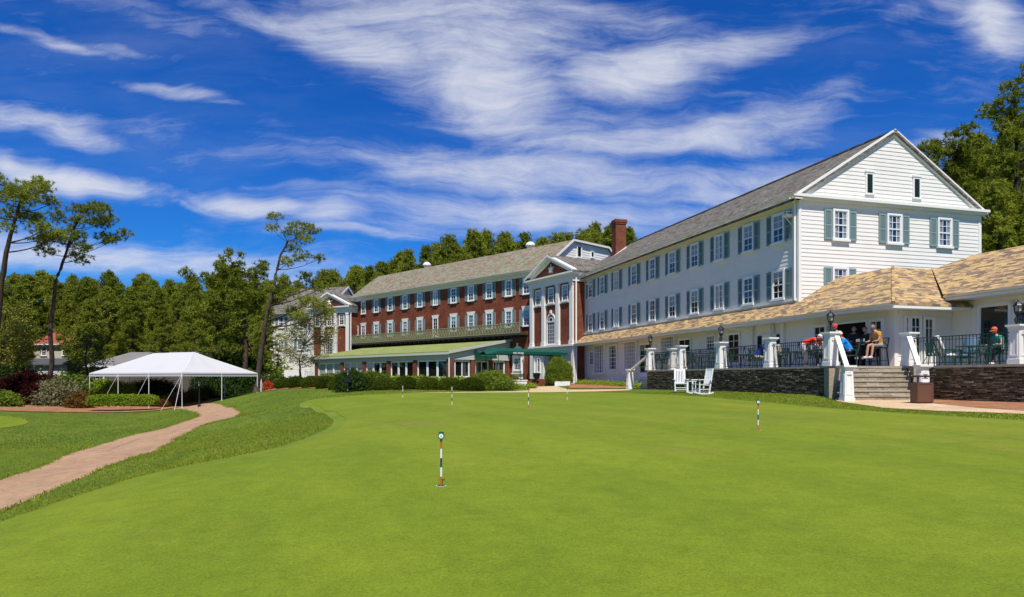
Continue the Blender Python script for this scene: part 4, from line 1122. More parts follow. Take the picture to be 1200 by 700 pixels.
# railings
def railing(p, q, m_, hh=1.0, seed=0, curls=True):
    p = Vector(p); q = Vector(q); d = (q-p); L = d.length; d.normalize(); r_ = random.Random(seed)
    b = MB(); z0 = ZF+.1; z1 = ZF+hh
    at = lambda s, z, o=0: (p.x+d.x*s-d.y*o, p.y+d.y*s+d.x*o, z)
    b.bar(at(.22, z0), at(L-.22, z0), .03); b.bar(at(.2, z1), at(L-.2, z1), .045, .03); b.bar(at(.22, z1-.12), at(L-.22, z1-.12), .02)
    n = max(2, int((L-.5)/.125))
    for k in range(n+1):
        s = .25+(L-.5)*k/n; b.bar(at(s, z0), at(s, z1-.01), .018)
    if curls:
        m = max(1, int(L/1.9))
        for j in range(m):
            c = L*(j+.5)/m
            for sg in (-1, 1):
                pts = [at(c+sg*(.42-.40*math.sin(t*math.pi/2)), z0+.02+(hh-.14)*t, .012) for t in [i/8 for i in range(9)]]
                b.tube(pts, .013, 5)
                pts = [at(c+sg*(.22+.12*math.cos(t)), z0+.42+.12*math.sin(t), .014) for t in [i*math.pi/5 for i in range(11)]]
                b.tube(pts, .010, 4)
    return b.build('railing', m_, terr)
keys = ['p1', 'p2', 'p3', 'p4', 'p5']
for i in range(4): railing(pil[keys[i]], pil[keys[i+1]], M['dark_iron'], 1.0, i)
railing(pil['p1'], pil['p0'], M['green_metal'], .95, 6, False)
b0_ = ab(36.0, B0-.2, ZF); railing(pil['p0'], b0_, M['dark_iron'], 1.0, 8)
railing(pil['p6'], pil['p7'], M['green_metal'], 1.05, 9); railing(pil['p7'], pil['p8'], M['green_metal'], 1.05, 10)

# ================================================================== THINGS
def lantern(p, label, scale=1.0, group='lanterns on the terrace pillars'):
    t = tag(empty('pillar_lantern', p), label, 'lantern', group)
    b = MB(); x, y, z = p; k = scale
    b.lathe(p, [(.10*k, 0), (.10*k, .03*k), (.04*k, .06*k), (.035*k, .36*k), (.06*k, .38*k), (.12*k, .42*k)], 8)
    for a in range(4):
        c, s_ = math.cos(a*math.pi/2+.3), math.sin(a*math.pi/2+.3)
        pts = [(x+c*r*k, y+s_*r*k, z+h*k) for r, h in ((.05, .05), (.11, .10), (.12, .18), (.07, .24), (.05, .3), (.09, .36), (.12, .42))]
        b.tube(pts, .013*k, 5)
    for a in range(6):
        c, s_ = math.cos(a*math.pi/3), math.sin(a*math.pi/3); b.bar((x+c*.11*k, y+s_*.11*k, z+.43*k), (x+c*.13*k, y+s_*.13*k, z+.62*k), .016*k)
    b.lathe((x, y, z+.62*k), [(.165*k, 0), (.15*k, .03*k), (.09*k, .10*k), (.05*k, .13*k), (.02*k, .15*k), (.025*k, .19*k), (.004*k, .24*k)], 8)
    b.build('frame', M['dark_iron'], t)
    b = MB(); b.lathe((x, y, z+.43*k), [(.095*k, 0), (.115*k, .18*k)], 8); b.build('glass', mat('lamp_glass', (.32, .34, .33), .15, .6), t)
    return t
def up(p, dz): return (p[0], p[1], p[2]+dz)
lantern(up(pil['p1'], 1.29), 'black lantern on the terrace pillar at the far left end')
lantern(up(pil['p3'], 1.29), 'black lantern on the third front pillar of the terrace from the left')
lantern(up(pil['p5'], 1.29), 'black lantern on the white pillar left of the stone steps')
lantern(up(pil['p7'], 1.29), 'black lantern on the white pillar at the right edge')
def lamp_post(p, h, label, sign=False):
    t = tag(empty('lamp_post', p), label, 'lamp post')
    x, y, z = p; b = MB()
    b.lathe(p, [(.11, 0), (.11, .12), (.055, .2), (.045, .6), (.035, h-.42), (.06, h-.4), (.03, h-.36)], 10); b.build('post', M['dark_iron'], t)
    b = MB(); q = (x, y, z+h-.36)
    b.lathe(q, [(.06, 0), (.075, .02)], 6)
    for a in range(6):
        c, s_ = math.cos(a*math.pi/3), math.sin(a*math.pi/3); b.bar((x+c*.07, y+s_*.07, q[2]+.02), (x+c*.11, y+s_*.11, q[2]+.24), .014)
    b.lathe((x, y, q[2]+.24), [(.15, 0), (.10, .06), (.03, .1), (.004, .15)], 6)
    b.build('lantern_frame', M['dark_iron'], t)
    b = MB(); b.lathe((x, y, q[2]+.03), [(.06, 0), (.095, .2)], 6); b.build('glass', mat('lamp_glass', (.32, .34, .33)), t)
    if sign:
        b = MB(); b.box(x-.2, x+.2, y-.08, y-.05, z+h*.45, z+h*.45+.28); b.build('sign_plate', M['dark_iron'], t)
p = G(233.5, 477); lamp_post(p, 1.85, 'black lamp post beside the cart path near the white tent')
p = (-10.4, 43.2, T(-10.4, 43.2)); lamp_post(p, 1.45, 'black lamp post standing in front of the round hedge shrubs', True)
p = (.95, 56.0, T(.95, 56.0)); lamp_post(p, 2.3, 'tall black lamp post by the low white wall under the green awning')

# rocking chairs -----------------------------------------------------
def rocking_chair(p, rz, label):
    t = tag(empty('rocking_chair', p), label, 'rocking chair', 'white rocking chairs on the lawn')
    t.rotation_euler = (0, 0, rz)
    def B(name, b): link(name, b.mesh(name, M['white_paint']), t)
    for s_ in (-1, 1):
        b = MB(); pts = [(s_*.27, -.42+.11*i, .03+ .10*((i-4)/4)**2*.6) for i in range(10)]
        for i in range(9): b.bar(pts[i], pts[i+1], .035, .05)
        B('rocker', b)
        b = MB(); b.bar((s_*.27, .27, .05), (s_*.27, .27, .62), .045); B('leg', b)
        b = MB(); b.bar((s_*.24, -.22, .05), (s_*.23, -.42, 1.12), .045); B('back_post', b)
        b = MB(); b.box(s_*.29-.06, s_*.29+.06, -.30, .34, .62, .65); B('armrest', b)
        b = MB(); b.bar((s_*.27, -.22, .22), (s_*.27, .27, .22), .025); B('stretcher', b)
    b = MB(); b.bar((-.27, .27, .25), (.27, .27, .25), .025); b.bar((-.25, -.24, .25), (.25, -.24, .25), .025); b.bar((-.27, .27, .17), (.27, .27, .17), .025); B('stretcher', b)
    b = MB()
    for i in range(7): b.hexa([(-.27, -.22+.075*i, .38+.008*i), (.27, -.22+.075*i, .38+.008*i), (.27, -.155+.075*i, .388+.008*i), (-.27, -.155+.075*i, .388+.008*i), (-.27, -.22+.075*i, .405+.008*i), (.27, -.22+.075*i, .405+.008*i), (.27, -.155+.075*i, .413+.008*i), (-.27, -.155+.075*i, .413+.008*i)])
    B('seat', b)
    b = MB(); b.bar((-.24, -.28, .46), (.24, -.28, .46), .03, .06); b.bar((-.24, -.41, 1.07), (.24, -.41, 1.07), .03, .10)
    for i in range(6): x = -.18+.072*i; b.bar((x, -.28, .47), (x, -.405, 1.04), .042, .015)
    B('back_slats', b)
    return t
p1 = G(797.5, 460.8); rocking_chair(p1, R(172), 'white slatted rocking chair facing the lawn, left one of the pair')
p2 = G(822, 462.5); rocking_chair(p2, R(108), 'white rocking chair turned sideways, right one of the pair by the stone wall')
q = G(809.5, 459.5); t = tag(empty('side_table', q), 'small white side table between the two rocking chairs', 'side table')
b = MB(); b.box(q[0]-.22, q[0]+.22, q[1]-.22, q[1]+.22, q[2]+.5, q[2]+.53); b.build('tabletop', M['white_paint'], t)
for sx in (-1, 1):
    for sy in (-1, 1): b = MB(); b.bar((q[0]+sx*.18, q[1]+sy*.18, q[2]), (q[0]+sx*.18, q[1]+sy*.18, q[2]+.5), .035); b.build('leg', M['white_paint'], t)

# litter bin ---------------------------------------------------------
p = (13.55, 22.55); z = T(*p)+.015; t = tag(empty('litter_bin', (*p, z)), 'brown square litter bin in front of the stair post', 'litter bin')
rb = math.atan2(-.25, 1)*.4
def rbx(x, y, zz): return (p[0]+x*math.cos(rb)-y*math.sin(rb), p[1]+x*math.sin(rb)+y*math.cos(rb), z+zz)
b = MB(); b.box(-.25, .25, -.25, .25, .03, .68, rbx); b.box(-.22, .22, -.22, .22, 0, .03, rbx)
for sx in (-1, 1): b.box(sx*.215-.018, sx*.215+.018, -.262, -.25, .05, .66, rbx)
b.box(-.2, .2, -.262, -.25, .05, .08, rbx); b.box(-.2, .2, -.262, -.25, .63, .66, rbx)
b.build('body', M['brown_metal'], t)
b = MB()
for sx in (-1, 1):
    for sy in (-1, 1): b.box(sx*.22-.025, sx*.22+.025, sy*.22-.025, sy*.22+.025, .68, .86, rbx)
b.box(-.27, .27, -.27, .27, .86, .90, rbx); b.box(-.2, .2, -.2, .2, .90, .92, rbx); b.build('lid', mat('dark_brown_metal', (.05, .03, .02), .5), t)
b = MB(); b.box(-.09, .09, -.235, -.22, .69, .84, rbx); b.box(-.18, .18, -.15, .2, .68, .70, rbx); b.build('inner_bin', M['white_letters'], t)

# practice flags -----------------------------------------------------
def pin(px, py, h, label, disc, bands):
    x, y, z = G(px, py); z += .022
    t = tag(empty('putting_flag', (x, y, z)), label, 'practice flag', 'practice flags on the putting green')
    cols = {'o': mat('orange_paint', (.62, .10, .02), .5), 'w': mat('white_rod_paint', (.78, .78, .76), .5), 'b': mat('navy_paint', (.02, .05, .10), .5), 'k': mat('black_paint', (.015, .015, .02), .5), 'g': mat('dark_green_paint', (.01, .08, .06), .5)}
    hs = h*(.86 if disc else 1)/len(bands)
    ml = []; b = MB()
    for i, c in enumerate(bands):
        if cols[c] not in ml: ml.append(cols[c])
        b.cur = ml.index(cols[c]); b.tube([(x, y, z+hs*i), (x, y, z+hs*(i+1))], .0105 if h > .5 else .009, 8)
    b.build('rod', ml, t)
    b = MB(); b.tube([(x, y, z+.001), (x, y, z+.004)], .054, 20); b.build('cup', mat('white_rod_paint', (.7, .7, .68)), t)
    b = MB(); b.tube([(x, y, z+.004), (x, y, z+.006)], .047, 20); b.build('hole', M['interior'], t)
    if disc:
        zc = z+h*.925; b = MB()
        b.tube([(x, y-.004, zc), (x, y+.010, zc)], .036, 18); b.box(x-.026, x+.026, y-.003, y+.009, zc+.022, zc+.046); b.tube([(x, y, zc-.06), (x, y, zc-.03)], .013, 8)
        b.build('marker', cols['g'], t)
        b = MB(); b.tube([(x, y-.008, zc), (x, y-.0045, zc)], .025, 18); b.build('marker_face', cols['w'], t)
        b = MB(); b.tube([(x, y-.011, zc), (x, y-.0085, zc)], .008, 10); b.build('marker_emblem', mat('grey_paint', (.3, .3, .3), .5), t)
pin(517, 573, .58, 'striped practice flag with round white marker standing nearest the camera', True, 'owbwo')
pin(888.5, 506, .58, 'striped practice flag with round marker on the right side of the green', True, 'owbwo')
pin(619.4, 480, .58, 'thin orange and dark striped flag stick straight in front of the entrance steps', False, 'owbwo')
pin(529.6, 475.5, .58, 'black and white striped flag stick in front of the clipped shrubs', False, 'wkwkw')
pin(664.7, 470, .5, 'short banded flag stick far off in front of the round bush', False, 'wowb')
pin(472, 467, .55, 'thin pale flag stick at the far left of the green', False, 'wbww')

# terrace furniture ----------------------------------------------------
def green_chair_proto():
    t = empty('patio_chair', (0, 0, 0)); 
    def B(name, b, m='green_metal'): link(name, b.mesh(name, M[m]), t)
    for sx in (-1, 1):
        for sy in (-1, 1):
            b = MB(); b.bar((sx*.22, sy*.22, 0), (sx*.2, sy*.2, .42), .028); B('leg', b)
        b = MB(); b.bar((sx*.25, -.2, .42), (sx*.25, -.2, .66), .025); b.bar((sx*.25, .22, .42), (sx*.25, .22, .66), .025); b.bar((sx*.25, -.24, .66), (sx*.25, .26, .66), .045, .025); B('armrest', b)
    b = MB(); b.box(-.24, .24, -.23, .25, .42, .455)
    B('seat', b)
    b = MB(); b.bar((-.23, -.22, .45), (-.23, -.32, .92), .028); b.bar((.23, -.22, .45), (.23, -.32, .92), .028); b.bar((-.23, -.32, .92), (.23, -.32, .92), .035); b.bar((-.23, -.25, .56), (.23, -.25, .56), .025)
    for i in range(7): x = -.18+.06*i; b.bar((x, -.25, .56), (x, -.32, .92), .022, .012)
    B('backrest', b)
    return t
CHAIR = green_chair_proto(); first_chair = [True]
def chair(a, b_, ang, label):
    p = ab(a, b_, ZF)
    if first_chair[0]: c = CHAIR; first_chair[0] = False
    else: c = copy_fast(CHAIR)
    c.location = p; c.rotation_euler = (0, 0, ang + W.rot)
    tag(c, label, 'chair', 'green metal chairs on the terrace'); return c
def table_proto():
    t = empty('patio_table', (0, 0, 0))
    b = MB(); b.lathe((0, 0, .70), [(.44, 0), (.45, .01), (.45, .03), (.43, .035)], 20); link('tabletop', b.mesh('tabletop', M['green_metal']), t)
    b = MB(); b.lathe((0, 0, 0), [(.24, 0), (.22, .03), (.04, .06), (.035, .66), (.2, .70)], 12); link('pedestal', b.mesh('pedestal', M['green_metal']), t)
    return t
TABLE = table_proto(); first_table = [True]
def table(a, b_, label):
    if first_table[0]: c = TABLE; first_table[0] = False
    else: c = copy_fast(TABLE)
    c.location = ab(a, b_, ZF); tag(c, label, 'table', 'green patio tables on the terrace'); return c
def a_px(px, b_):     # a of a terrace spot seen at px with given b
    u = (px-CX)/FPX
    # X = Ad.x a + Bd.x b ; Y = Ad.y a + Bd.y b
    return (u*Bd.y - Bd.x)*b_/(Ad.x - u*Ad.y)
groups = [(790, 20.6, 'leftmost table'), (822, 20.5, 'second table from the left'), (868, 20.7, 'third table from the left'), (926, 20.6, 'fourth table from the left')]
words = ['backing the railing', 'facing the lawn', 'at the right side', 'at the left side']
for gi, (px, b_, where) in enumerate(groups):
    a = a_px(px, b_)
    table(a, b_, 'round green patio table on the terrace, ' + where)
    for k, (da, db, ang) in enumerate(((0, -.85, 0), (0, .85, math.pi), (-.85, 0, -math.pi/2), (.85, 0, math.pi/2))):
        # facing the table
        pos = Vector(ab(a+da, b_+db, ZF)); tgt = Vector(ab(a, b_, ZF)); d = tgt-pos
        p = copy_fast(CHAIR) if not first_chair[0] else CHAIR; first_chair[0] = False
        p.location = pos; p.rotation_euler = (0, 0, math.atan2(d.y, d.x)-math.pi/2+rs.uniform(-.2, .2))
        tag(p, 'green metal patio chair %s of the %s' % (words[k], where) if k > 1 else 'green metal patio chair %s at the %s' % (words[k], where), 'chair', 'green metal chairs on the terrace')
def chair_at(px, b_, face, label):
    a = a_px(px, b_); c = copy_fast(CHAIR); c.location = ab(a, b_, ZF); c.rotation_euler = (0, 0, R(face)-math.pi/2); tag(c, label, 'chair', 'green metal chairs on the terrace'); return Vector(ab(a, b_, ZF))
# table of the group by the fifth pillar
aT = a_px(957, 20.2); table(aT, 20.2, 'green patio table under the bending man in red')
for i, (dx, dy) in enumerate(((.15, .1), (-.2, .05), (.05, -.22), (-.1, .25))):
    p_ = ab(aT+dx, 20.2+dy, ZF+.737); b = MB(); b.lathe(p_, [(.03, 0), (.037, .15), (.033, .152)], 10)
    tag(b.build('drinking_glass', mat('tumbler_glass', (.4, .42, .42), .1, .6)), 'drinking glass on the table of the man in red', 'glass', 'glasses on the green table')
p_ = ab(aT-.28, 20.2-.15, ZF+.737); b = MB(); b.lathe(p_, [(.07, 0), (.13, .015), (.135, .02), (.12, .022)], 18); tag(b.build('plate', M['white_letters']), 'white plate on the table of the man in red', 'plate')
# high bar table and stools
def bar_stool(px, b_, face, label):
    a = a_px(px, b_); p = ab(a, b_, ZF); t = tag(empty('bar_stool', p), label, 'bar stool'); t.rotation_euler = (0, 0, R(face)-math.pi/2)
    for sx in (-1, 1):
        for sy in (-1, 1): b = MB(); b.bar((sx*.23, sy*.23, 0), (sx*.17, sy*.17, .74), .035); link('leg', b.mesh('leg', M['dark_iron']), t)
    b = MB(); b.box(-.2, .2, -.2, .22, .74, .78); link('seat', b.mesh('seat', M['dark_iron']), t)
    b = MB(); b.bar((-.19, -.19, .78), (-.2, -.27, 1.18), .03); b.bar((.19, -.19, .78), (.2, -.27, 1.18), .03); b.bar((-.2, -.27, 1.16), (.2, -.27, 1.16), .05, .03); b.bar((-.19, -.2, .82), (.19, -.26, 1.13), .022); b.bar((.19, -.2, .82), (-.19, -.26, 1.13), .022)
    link('backrest', b.mesh('backrest', M['dark_iron']), t)
    b = MB()
    for z in (.25,): b.bar((-.21, -.21, z), (.21, -.21, z), .02); b.bar((-.21, .21, z), (.21, .21, z), .02); b.bar((-.21, -.21, z), (-.21, .21, z), .02); b.bar((.21, -.21, z), (.21, .21, z), .02)
    link('footrest', b.mesh('footrest', M['dark_iron']), t)
    return Vector(p)
aH = a_px(1008, 21.7); p = ab(aH, 21.7, ZF)
t = tag(empty('bar_table', p), 'black high bar table in front of the dark serving opening', 'bar table')
b = MB(); b.lathe((0, 0, 1.0), [(.36, 0), (.36, .03)], 18); link('tabletop', b.mesh('tabletop', M['dark_iron']), t)
b = MB(); b.lathe((0, 0, 0), [(.28, 0), (.27, .02), (.035, .05), (.035, .97), (.2, 1.0)], 12); link('pedestal', b.mesh('pedestal', M['dark_iron']), t)
for i, (dx, dy, h_) in enumerate(((.1, -.1, .14), (-.12, .05, .12), (.02, .16, .14))):
    b = MB(); b.lathe((p[0]+dx, p[1]+dy, p[2]+1.03), [(.03, 0), (.034, h_), (.03, h_+.002)], 10)
    tag(b.build('drinking_glass', mat('tumbler_glass', (.4, .42, .42), .1, .6)), 'drinking glass on the black bar table', 'glass', 'glasses on the bar table')
bar_stool(986.5, 21.6, 20, 'black bar stool on the left of the bar table, behind the person in blue')
# white cushioned chair, its table and far right group
def padded(px, b_, face, label, m_):
    a = a_px(px, b_); p = ab(a, b_, ZF); t = tag(empty('cushioned_chair', p), label, 'cushioned chair'); t.rotation_euler = (0, 0, R(face)-math.pi/2)
    for sx in (-1, 1):
        for sy in (-1, 1): b = MB(); b.bar((sx*.27, sy*.27, 0), (sx*.27, sy*.25, .34), .03); link('leg', b.mesh('leg', M['green_metal']), t)
        b = MB(); b.bar((sx*.3, -.25, .3), (sx*.3, -.25, .62), .03); b.bar((sx*.3, -.3, .62), (sx*.3, .3, .58), .04); b.bar((sx*.3, .28, .3), (sx*.3, .28, .58), .03); link('armrest', b.mesh('armrest', M['green_metal']), t)
    b = MB(); b.box(-.29, .29, -.28, .3, .31, .35); b.bar((-.28, -.27, .35), (-.28, -.5, 1.0), .03); b.bar((.28, -.27, .35), (.28, -.5, 1.0), .03); b.bar((-.28, -.5, 1.0), (.28, -.5, 1.0), .03); link('chair_frame', b.mesh('chair_frame', M['green_metal']), t)
    def pad(b, p0, p1, up_, w_, th):
        p0 = Vector(p0); p1 = Vector(p1); n = 6; rows = []
        for i in range(n+1):
            c = p0.lerp(p1, i/n); k = 1-.25*abs(2*i/n-1)**4; puff = th*(.75+.25*abs(math.sin(i*math.pi/2)))
            rows.append([tuple(c+Vector((x*w_*k, 0, 0))+Vector(up_)*z_*puff) for x, z_ in ((-1, .1), (-.9, 1), (0, 1.15), (.9, 1), (1, .1), (0, 0))])
        o = len(b.v)
        for r_ in rows: b.v += r_
        for i in range(n):
            for k in range(6): k2 = (k+1) % 6; b.f.append((o+i*6+k, o+(i+1)*6+k, o+(i+1)*6+k2, o+i*6+k2)); b.mi.append(0)
        b.f.append(tuple(o+k for k in range(6))); b.f.append(tuple(o+n*6+k for k in reversed(range(6)))); b.mi += [0, 0]
    b = MB(); pad(b, (0, -.24, .36), (0, .32, .37), (0, 0, 1), .27, .10); link('seat_cushion', b.mesh('seat_cushion', m_, smooth=True), t)
    b = MB(); pad(b, (0, -.26, .46), (0, -.5, 1.12), (0, .94, .33), .27, .10); link('back_cushion', b.mesh('back_cushion', m_, smooth=True), t)
    return t
CUSH = mat('white_cushion', (.72, .71, .68), .8, .1)
padded(1113, 22.9, -15, 'white cushioned green chair behind the right railing', CUSH)
padded(1131, 24.4, -150, 'blue cushioned chair behind the white cushioned one', mat('blue_cushion', (.10, .17, .24), .8, .1))
table(a_px(1136, 23.3), 23.3, 'green patio table to the right of the white cushioned chair')
for px, b_, fc, lb in ((1098, 23.6, -60, 'green metal chair close to the open glass doors'), (1150, 22.9, 160, 'green metal chair with its back to the right railing'), (1160, 24.6, 200, 'green metal chair below the big picture window')):
    chair_at(px, b_, fc, lb)
table(a_px(1158, 23.8), 23.8, 'green patio table in front of the seated person with the red cap')

# ================================================================== PEOPLE
def skin_obj(verts, edges, root, sub=1):
    """continuous surface grown on a joint skeleton: verts {name: (x, y, z, r)}"""
    names = list(verts); me = bpy.data.meshes.new('tmp')
    me.from_pydata([verts[n][:3] for n in names], [(names.index(a), names.index(b_)) for a, b_ in edges], [])
    o = bpy.data.objects.new('tmp', me); COL.objects.link(o)
    m = o.modifiers.new('s', 'SKIN'); m.use_smooth_shade = True
    for i, n in enumerate(names):
        sv_ = me.skin_vertices[0].data[i]; r = verts[n][3]; sv_.radius = (r, verts[n][4] if len(verts[n]) > 4 else r); sv_.use_root = (n == root)
    m2 = o.modifiers.new('u', 'SUBSURF'); m2.levels = sub; m2.render_levels = sub
    dg = bpy.context.evaluated_depsgraph_get()
    dg.update(); ev = o.evaluated_get(dg); out = bpy.data.meshes.new_from_object(ev)
    bpy.data.objects.remove(o); return out
def join_head(me, c, r, yaw, pitch):
    """weld a shaped head (skull, jaw, nose, ears) on to the body mesh"""
    bm = bmesh.new(); bm.from_mesh(me)
    rot = Matrix.Rotation(yaw, 4, 'Z') @ Matrix.Rotation(pitch, 4, 'X')
    ret = bmesh.ops.create_uvsphere(bm, u_segments=20, v_segments=14, radius=1.0)
    for v in ret['verts']:
        x, y, z = v.co
        wz = 1.0 if z > -.1 else 1.0 - .32*(-z-.1)
        X = x*.76*wz*r; Y = y*.93*r*(1.0 if y > 0 or z > 0 else .88); Z = z*1.15*r
        if y > .75 and -.45 < z < .25 and abs(x) < .3: Y += r*.17*(1-abs(x)/.3)*max(0, 1-abs(z+.18)/.45)      # nose
        if y > .5 and .02 < z < .32 and .18 < abs(x) < .6: Y -= r*.06                                                # eye sockets
        if y > .6 and -.62 < z < -.45 and abs(x) < .35: Y += r*.04                                                   # lips
        if y > .4 and z < -.7: Y += r*.08
        if abs(x) > .9 and abs(z) < .35 and abs(y) < .35: X += math.copysign(r*.13, x)                               # ears
        v.co = rot @ Vector((X, Y, Z)) + Vector(c)
    bm.to_mesh(me); bm.free()
    return rot
def person(p, rz, J, cloth, label, hair=None, cap=None):
    """J: joints (x right, y forward, z up) relative to the feet point p"""
    t = tag(empty('person', p), label, 'person'); t.rotation_euler = (0, 0, rz)
    base = {'pelvis': (.115, .13), 'waist': (.105, .125), 'chest': (.125, .165), 'neck': (.055,), 'headbase': (.052,), 'ls': (.062,), 'rs': (.062,), 'le': (.042,), 're': (.042,), 'lw': (.028,), 'rw': (.028,), 'lh': (.036, .018), 'rh': (.036, .018),
            'lp': (.09,), 'rp': (.09,), 'lk': (.06,), 'rk': (.06,), 'la': (.042,), 'ra': (.042,), 'lt': (.034,), 'rt': (.034,)}
    V = {}
    for k, co in J.items():
        if k in ('head', 'yaw', 'pitch'): continue
        V[k] = (*co, base[k][0], base[k][-1])
    # hands: palm and five bent fingers
    E = [('pelvis', 'waist'), ('waist', 'chest'), ('chest', 'neck'), ('neck', 'headbase'), ('chest', 'ls'), ('ls', 'le'), ('le', 'lw'), ('lw', 'lh'), ('chest', 'rs'), ('rs', 're'), ('re', 'rw'), ('rw', 'rh'),
         ('pelvis', 'lp'), ('lp', 'lk'), ('lk', 'la'), ('la', 'lt'), ('pelvis', 'rp'), ('rp', 'rk'), ('rk', 'ra'), ('ra', 'rt')]
    me = skin_obj(V, E, 'pelvis')
    bm = bmesh.new(); bm.from_mesh(me)
    for sd_ in 'lr':
        wv = Vector(J[sd_+'w']); hv = Vector(J[sd_+'h']); d = (hv-wv).normalized(); sgn = -1 if sd_ == 'l' else 1
        side = d.cross(Vector((0, 0, 1)))
        side = side.normalized() if side.length > .1 else Vector((0, 1, 0)); dn = d.cross(side).normalized()
        fb = MB()
        for i in range(4):
            o_ = hv + side*(.027-.018*i) ; L = (.062, .075, .07, .055)[i]
            fb.tube([o_, o_+d*L*.55, o_+d*L*.9+dn*L*.25, o_+d*L+dn*L*.55], [.009, .0085, .008, .005], 5)
        th = wv.lerp(hv, .45)+side*.03*sgn; fb.tube([th, th+(d+side*sgn).normalized()*.04, th+(d*1.6+side*sgn).normalized()*.07], [.011, .010, .007], 5)
        vs = [bm.verts.new(v) for v in fb.v]
        for f in fb.f:
            try: bm.faces.new([vs[i] for i in f])
            except ValueError: pass
    bm.to_mesh(me); bm.free()
    hc = Vector(J['head']); hr = .105
    rot = join_head(me, hc, hr, J.get('yaw', 0), J.get('pitch', 0))
    me.materials.clear(); me.materials.append(mat('skin', (.48, .25, .17), .55, .3)); me.polygons.foreach_set('use_smooth', [True]*len(me.polygons))
    link('body', me, t)
    def grow(keys, edges, add, m_, name, root, scale_end=1):
        VV = {}
        for k in keys:
            a = add if not isinstance(add, dict) else add.get(k, .012)
            VV[k] = (*keys[k], base.get(k.split('_')[0], (.05,))[0]+a, base.get(k.split('_')[0], (.05,))[-1]+a)
        mm = skin_obj(VV, edges, root); mm.materials.clear(); mm.materials.append(m_); link(name, mm, t)
    top, sleeve, bottom, leglen = cloth['top'], cloth.get('sleeve', .7), cloth['bottom'], cloth.get('leg', 1.0)
    mt = mat('cloth_'+top[0], top[1], .85, .1); mb = mat('cloth_'+bottom[0], bottom[1], .85, .1)
    le = Vector(J['ls']).lerp(Vector(J['le']), sleeve); re = Vector(J['rs']).lerp(Vector(J['re']), sleeve)
    pv = Vector(J['pelvis']).lerp(Vector(J['waist']), .1)
    ks = {'pelvis': tuple(pv), 'waist': J['waist'], 'chest': J['chest'], 'neck': tuple(Vector(J['chest']).lerp(Vector(J['neck']), .75)), 'ls': J['ls'], 'le': tuple(le), 'rs': J['rs'], 're': tuple(re)}
    grow(ks, [('pelvis', 'waist'), ('waist', 'chest'), ('chest', 'neck'), ('chest', 'ls'), ('ls', 'le'), ('chest', 'rs'), ('rs', 're')], {'pelvis': .028, 'waist': .03, 'chest': .02, 'neck': .012, 'le': .022, 're': .022, 'ls': .02, 'rs': .02}, mt, 'shirt', 'waist')
    ks = {'pelvis': J['pelvis'], 'waist': tuple(Vector(J['pelvis']).lerp(Vector(J['waist']), .3)), 'lp': J['lp'], 'rp': J['rp']}
    ed = [('pelvis', 'waist'), ('pelvis', 'lp'), ('pelvis', 'rp')]
    for s_ in 'lr':
        if leglen <= .6: ks[s_+'k'] = tuple(Vector(J[s_+'p']).lerp(Vector(J[s_+'k']), .9))
        else: ks[s_+'k'] = J[s_+'k']; ks[s_+'a'] = tuple(Vector(J[s_+'k']).lerp(Vector(J[s_+'a']), .92)); ed.append((s_+'k', s_+'a'))
        ed.append((s_+'p', s_+'k'))
    grow(ks, ed, .02, mb, 'shorts' if leglen <= .6 else 'trousers', 'pelvis')
    for s_ in 'lr':
        a = Vector(J[s_+'a']); tt = Vector(J[s_+'t']); d = (tt-a); d.z = 0; d.normalize(); a0 = a-d*.05; a0.z = a.z-.045; tt2 = tt+d*.05; tt2.z = a.z-.05
        VV = {'a': (*a0, .045), 'b': (*a0.lerp(tt2, .55), .048), 'c': (*tt2, .036)}
        mm = skin_obj(VV, [('a', 'b'), ('b', 'c')], 'b'); mm.materials.clear(); mm.materials.append(mat('shoe_'+cloth.get('shoe', ('white', (.6, .6, .58)))[0], cloth.get('shoe', ('white', (.6, .6, .58)))[1], .7)); link('shoe', mm, t)
    R4 = Matrix.Translation(hc) @ rot
    if hair:
        bm = bmesh.new(); bmesh.ops.create_uvsphere(bm, u_segments=18, v_segments=12, radius=hr)
        dl = [v for v in bm.verts if (v.co.y > .35*hr and v.co.z < .55*hr) or v.co.z < -.45*hr]
        bmesh.ops.delete(bm, geom=dl, context='VERTS')
        for v in bm.verts: k = 1.04+.04*mnoise.noise(v.co*40); v.co = R4 @ Vector((v.co.x*.84*k, v.co.y*1.0*k, v.co.z*1.2*k+.004))
        mm = bpy.data.meshes.new('hair'); bm.to_mesh(mm); bm.free(); mm.materials.append(mat('hair_'+hair[0], hair[1], .8)); mm.polygons.foreach_set('use_smooth', [True]*len(mm.polygons)); link('hair', mm, t)
    if cap:
        b = MB()
        prof = [(.100, .02), (.103, .05), (.098, .09), (.075, .125), (.035, .145), (.003, .15)]
        o = []
        b.lathe((0, 0, 0), prof, 18)
        for k in range(12):
            a0 = math.pi*(.12+.76*k/12); a1 = math.pi*(.12+.76*(k+1)/12); q = lambda a, r_, z_: (r_*math.cos(a)*.9, .02+r_*math.sin(a)*1.0, z_)
            r0 = .085; rA = .105+.075*math.sin(a0); rB = .105+.075*math.sin(a1)
            b.hexa([q(a0, r0, .025), q(a0, rA, .012), q(a1, rB, .012), q(a1, r0, .025), q(a0, r0, .032), q(a0, rA, .019), q(a1, rB, .019), q(a1, r0, .032)])
        b.v = [tuple(R4 @ Vector((v[0], v[1], v[2]))) for v in b.v]
        mm = b.mesh('cap', mat('cap_'+cap[0], cap[1], .8), smooth=True); link('cap', mm, t)
    return t
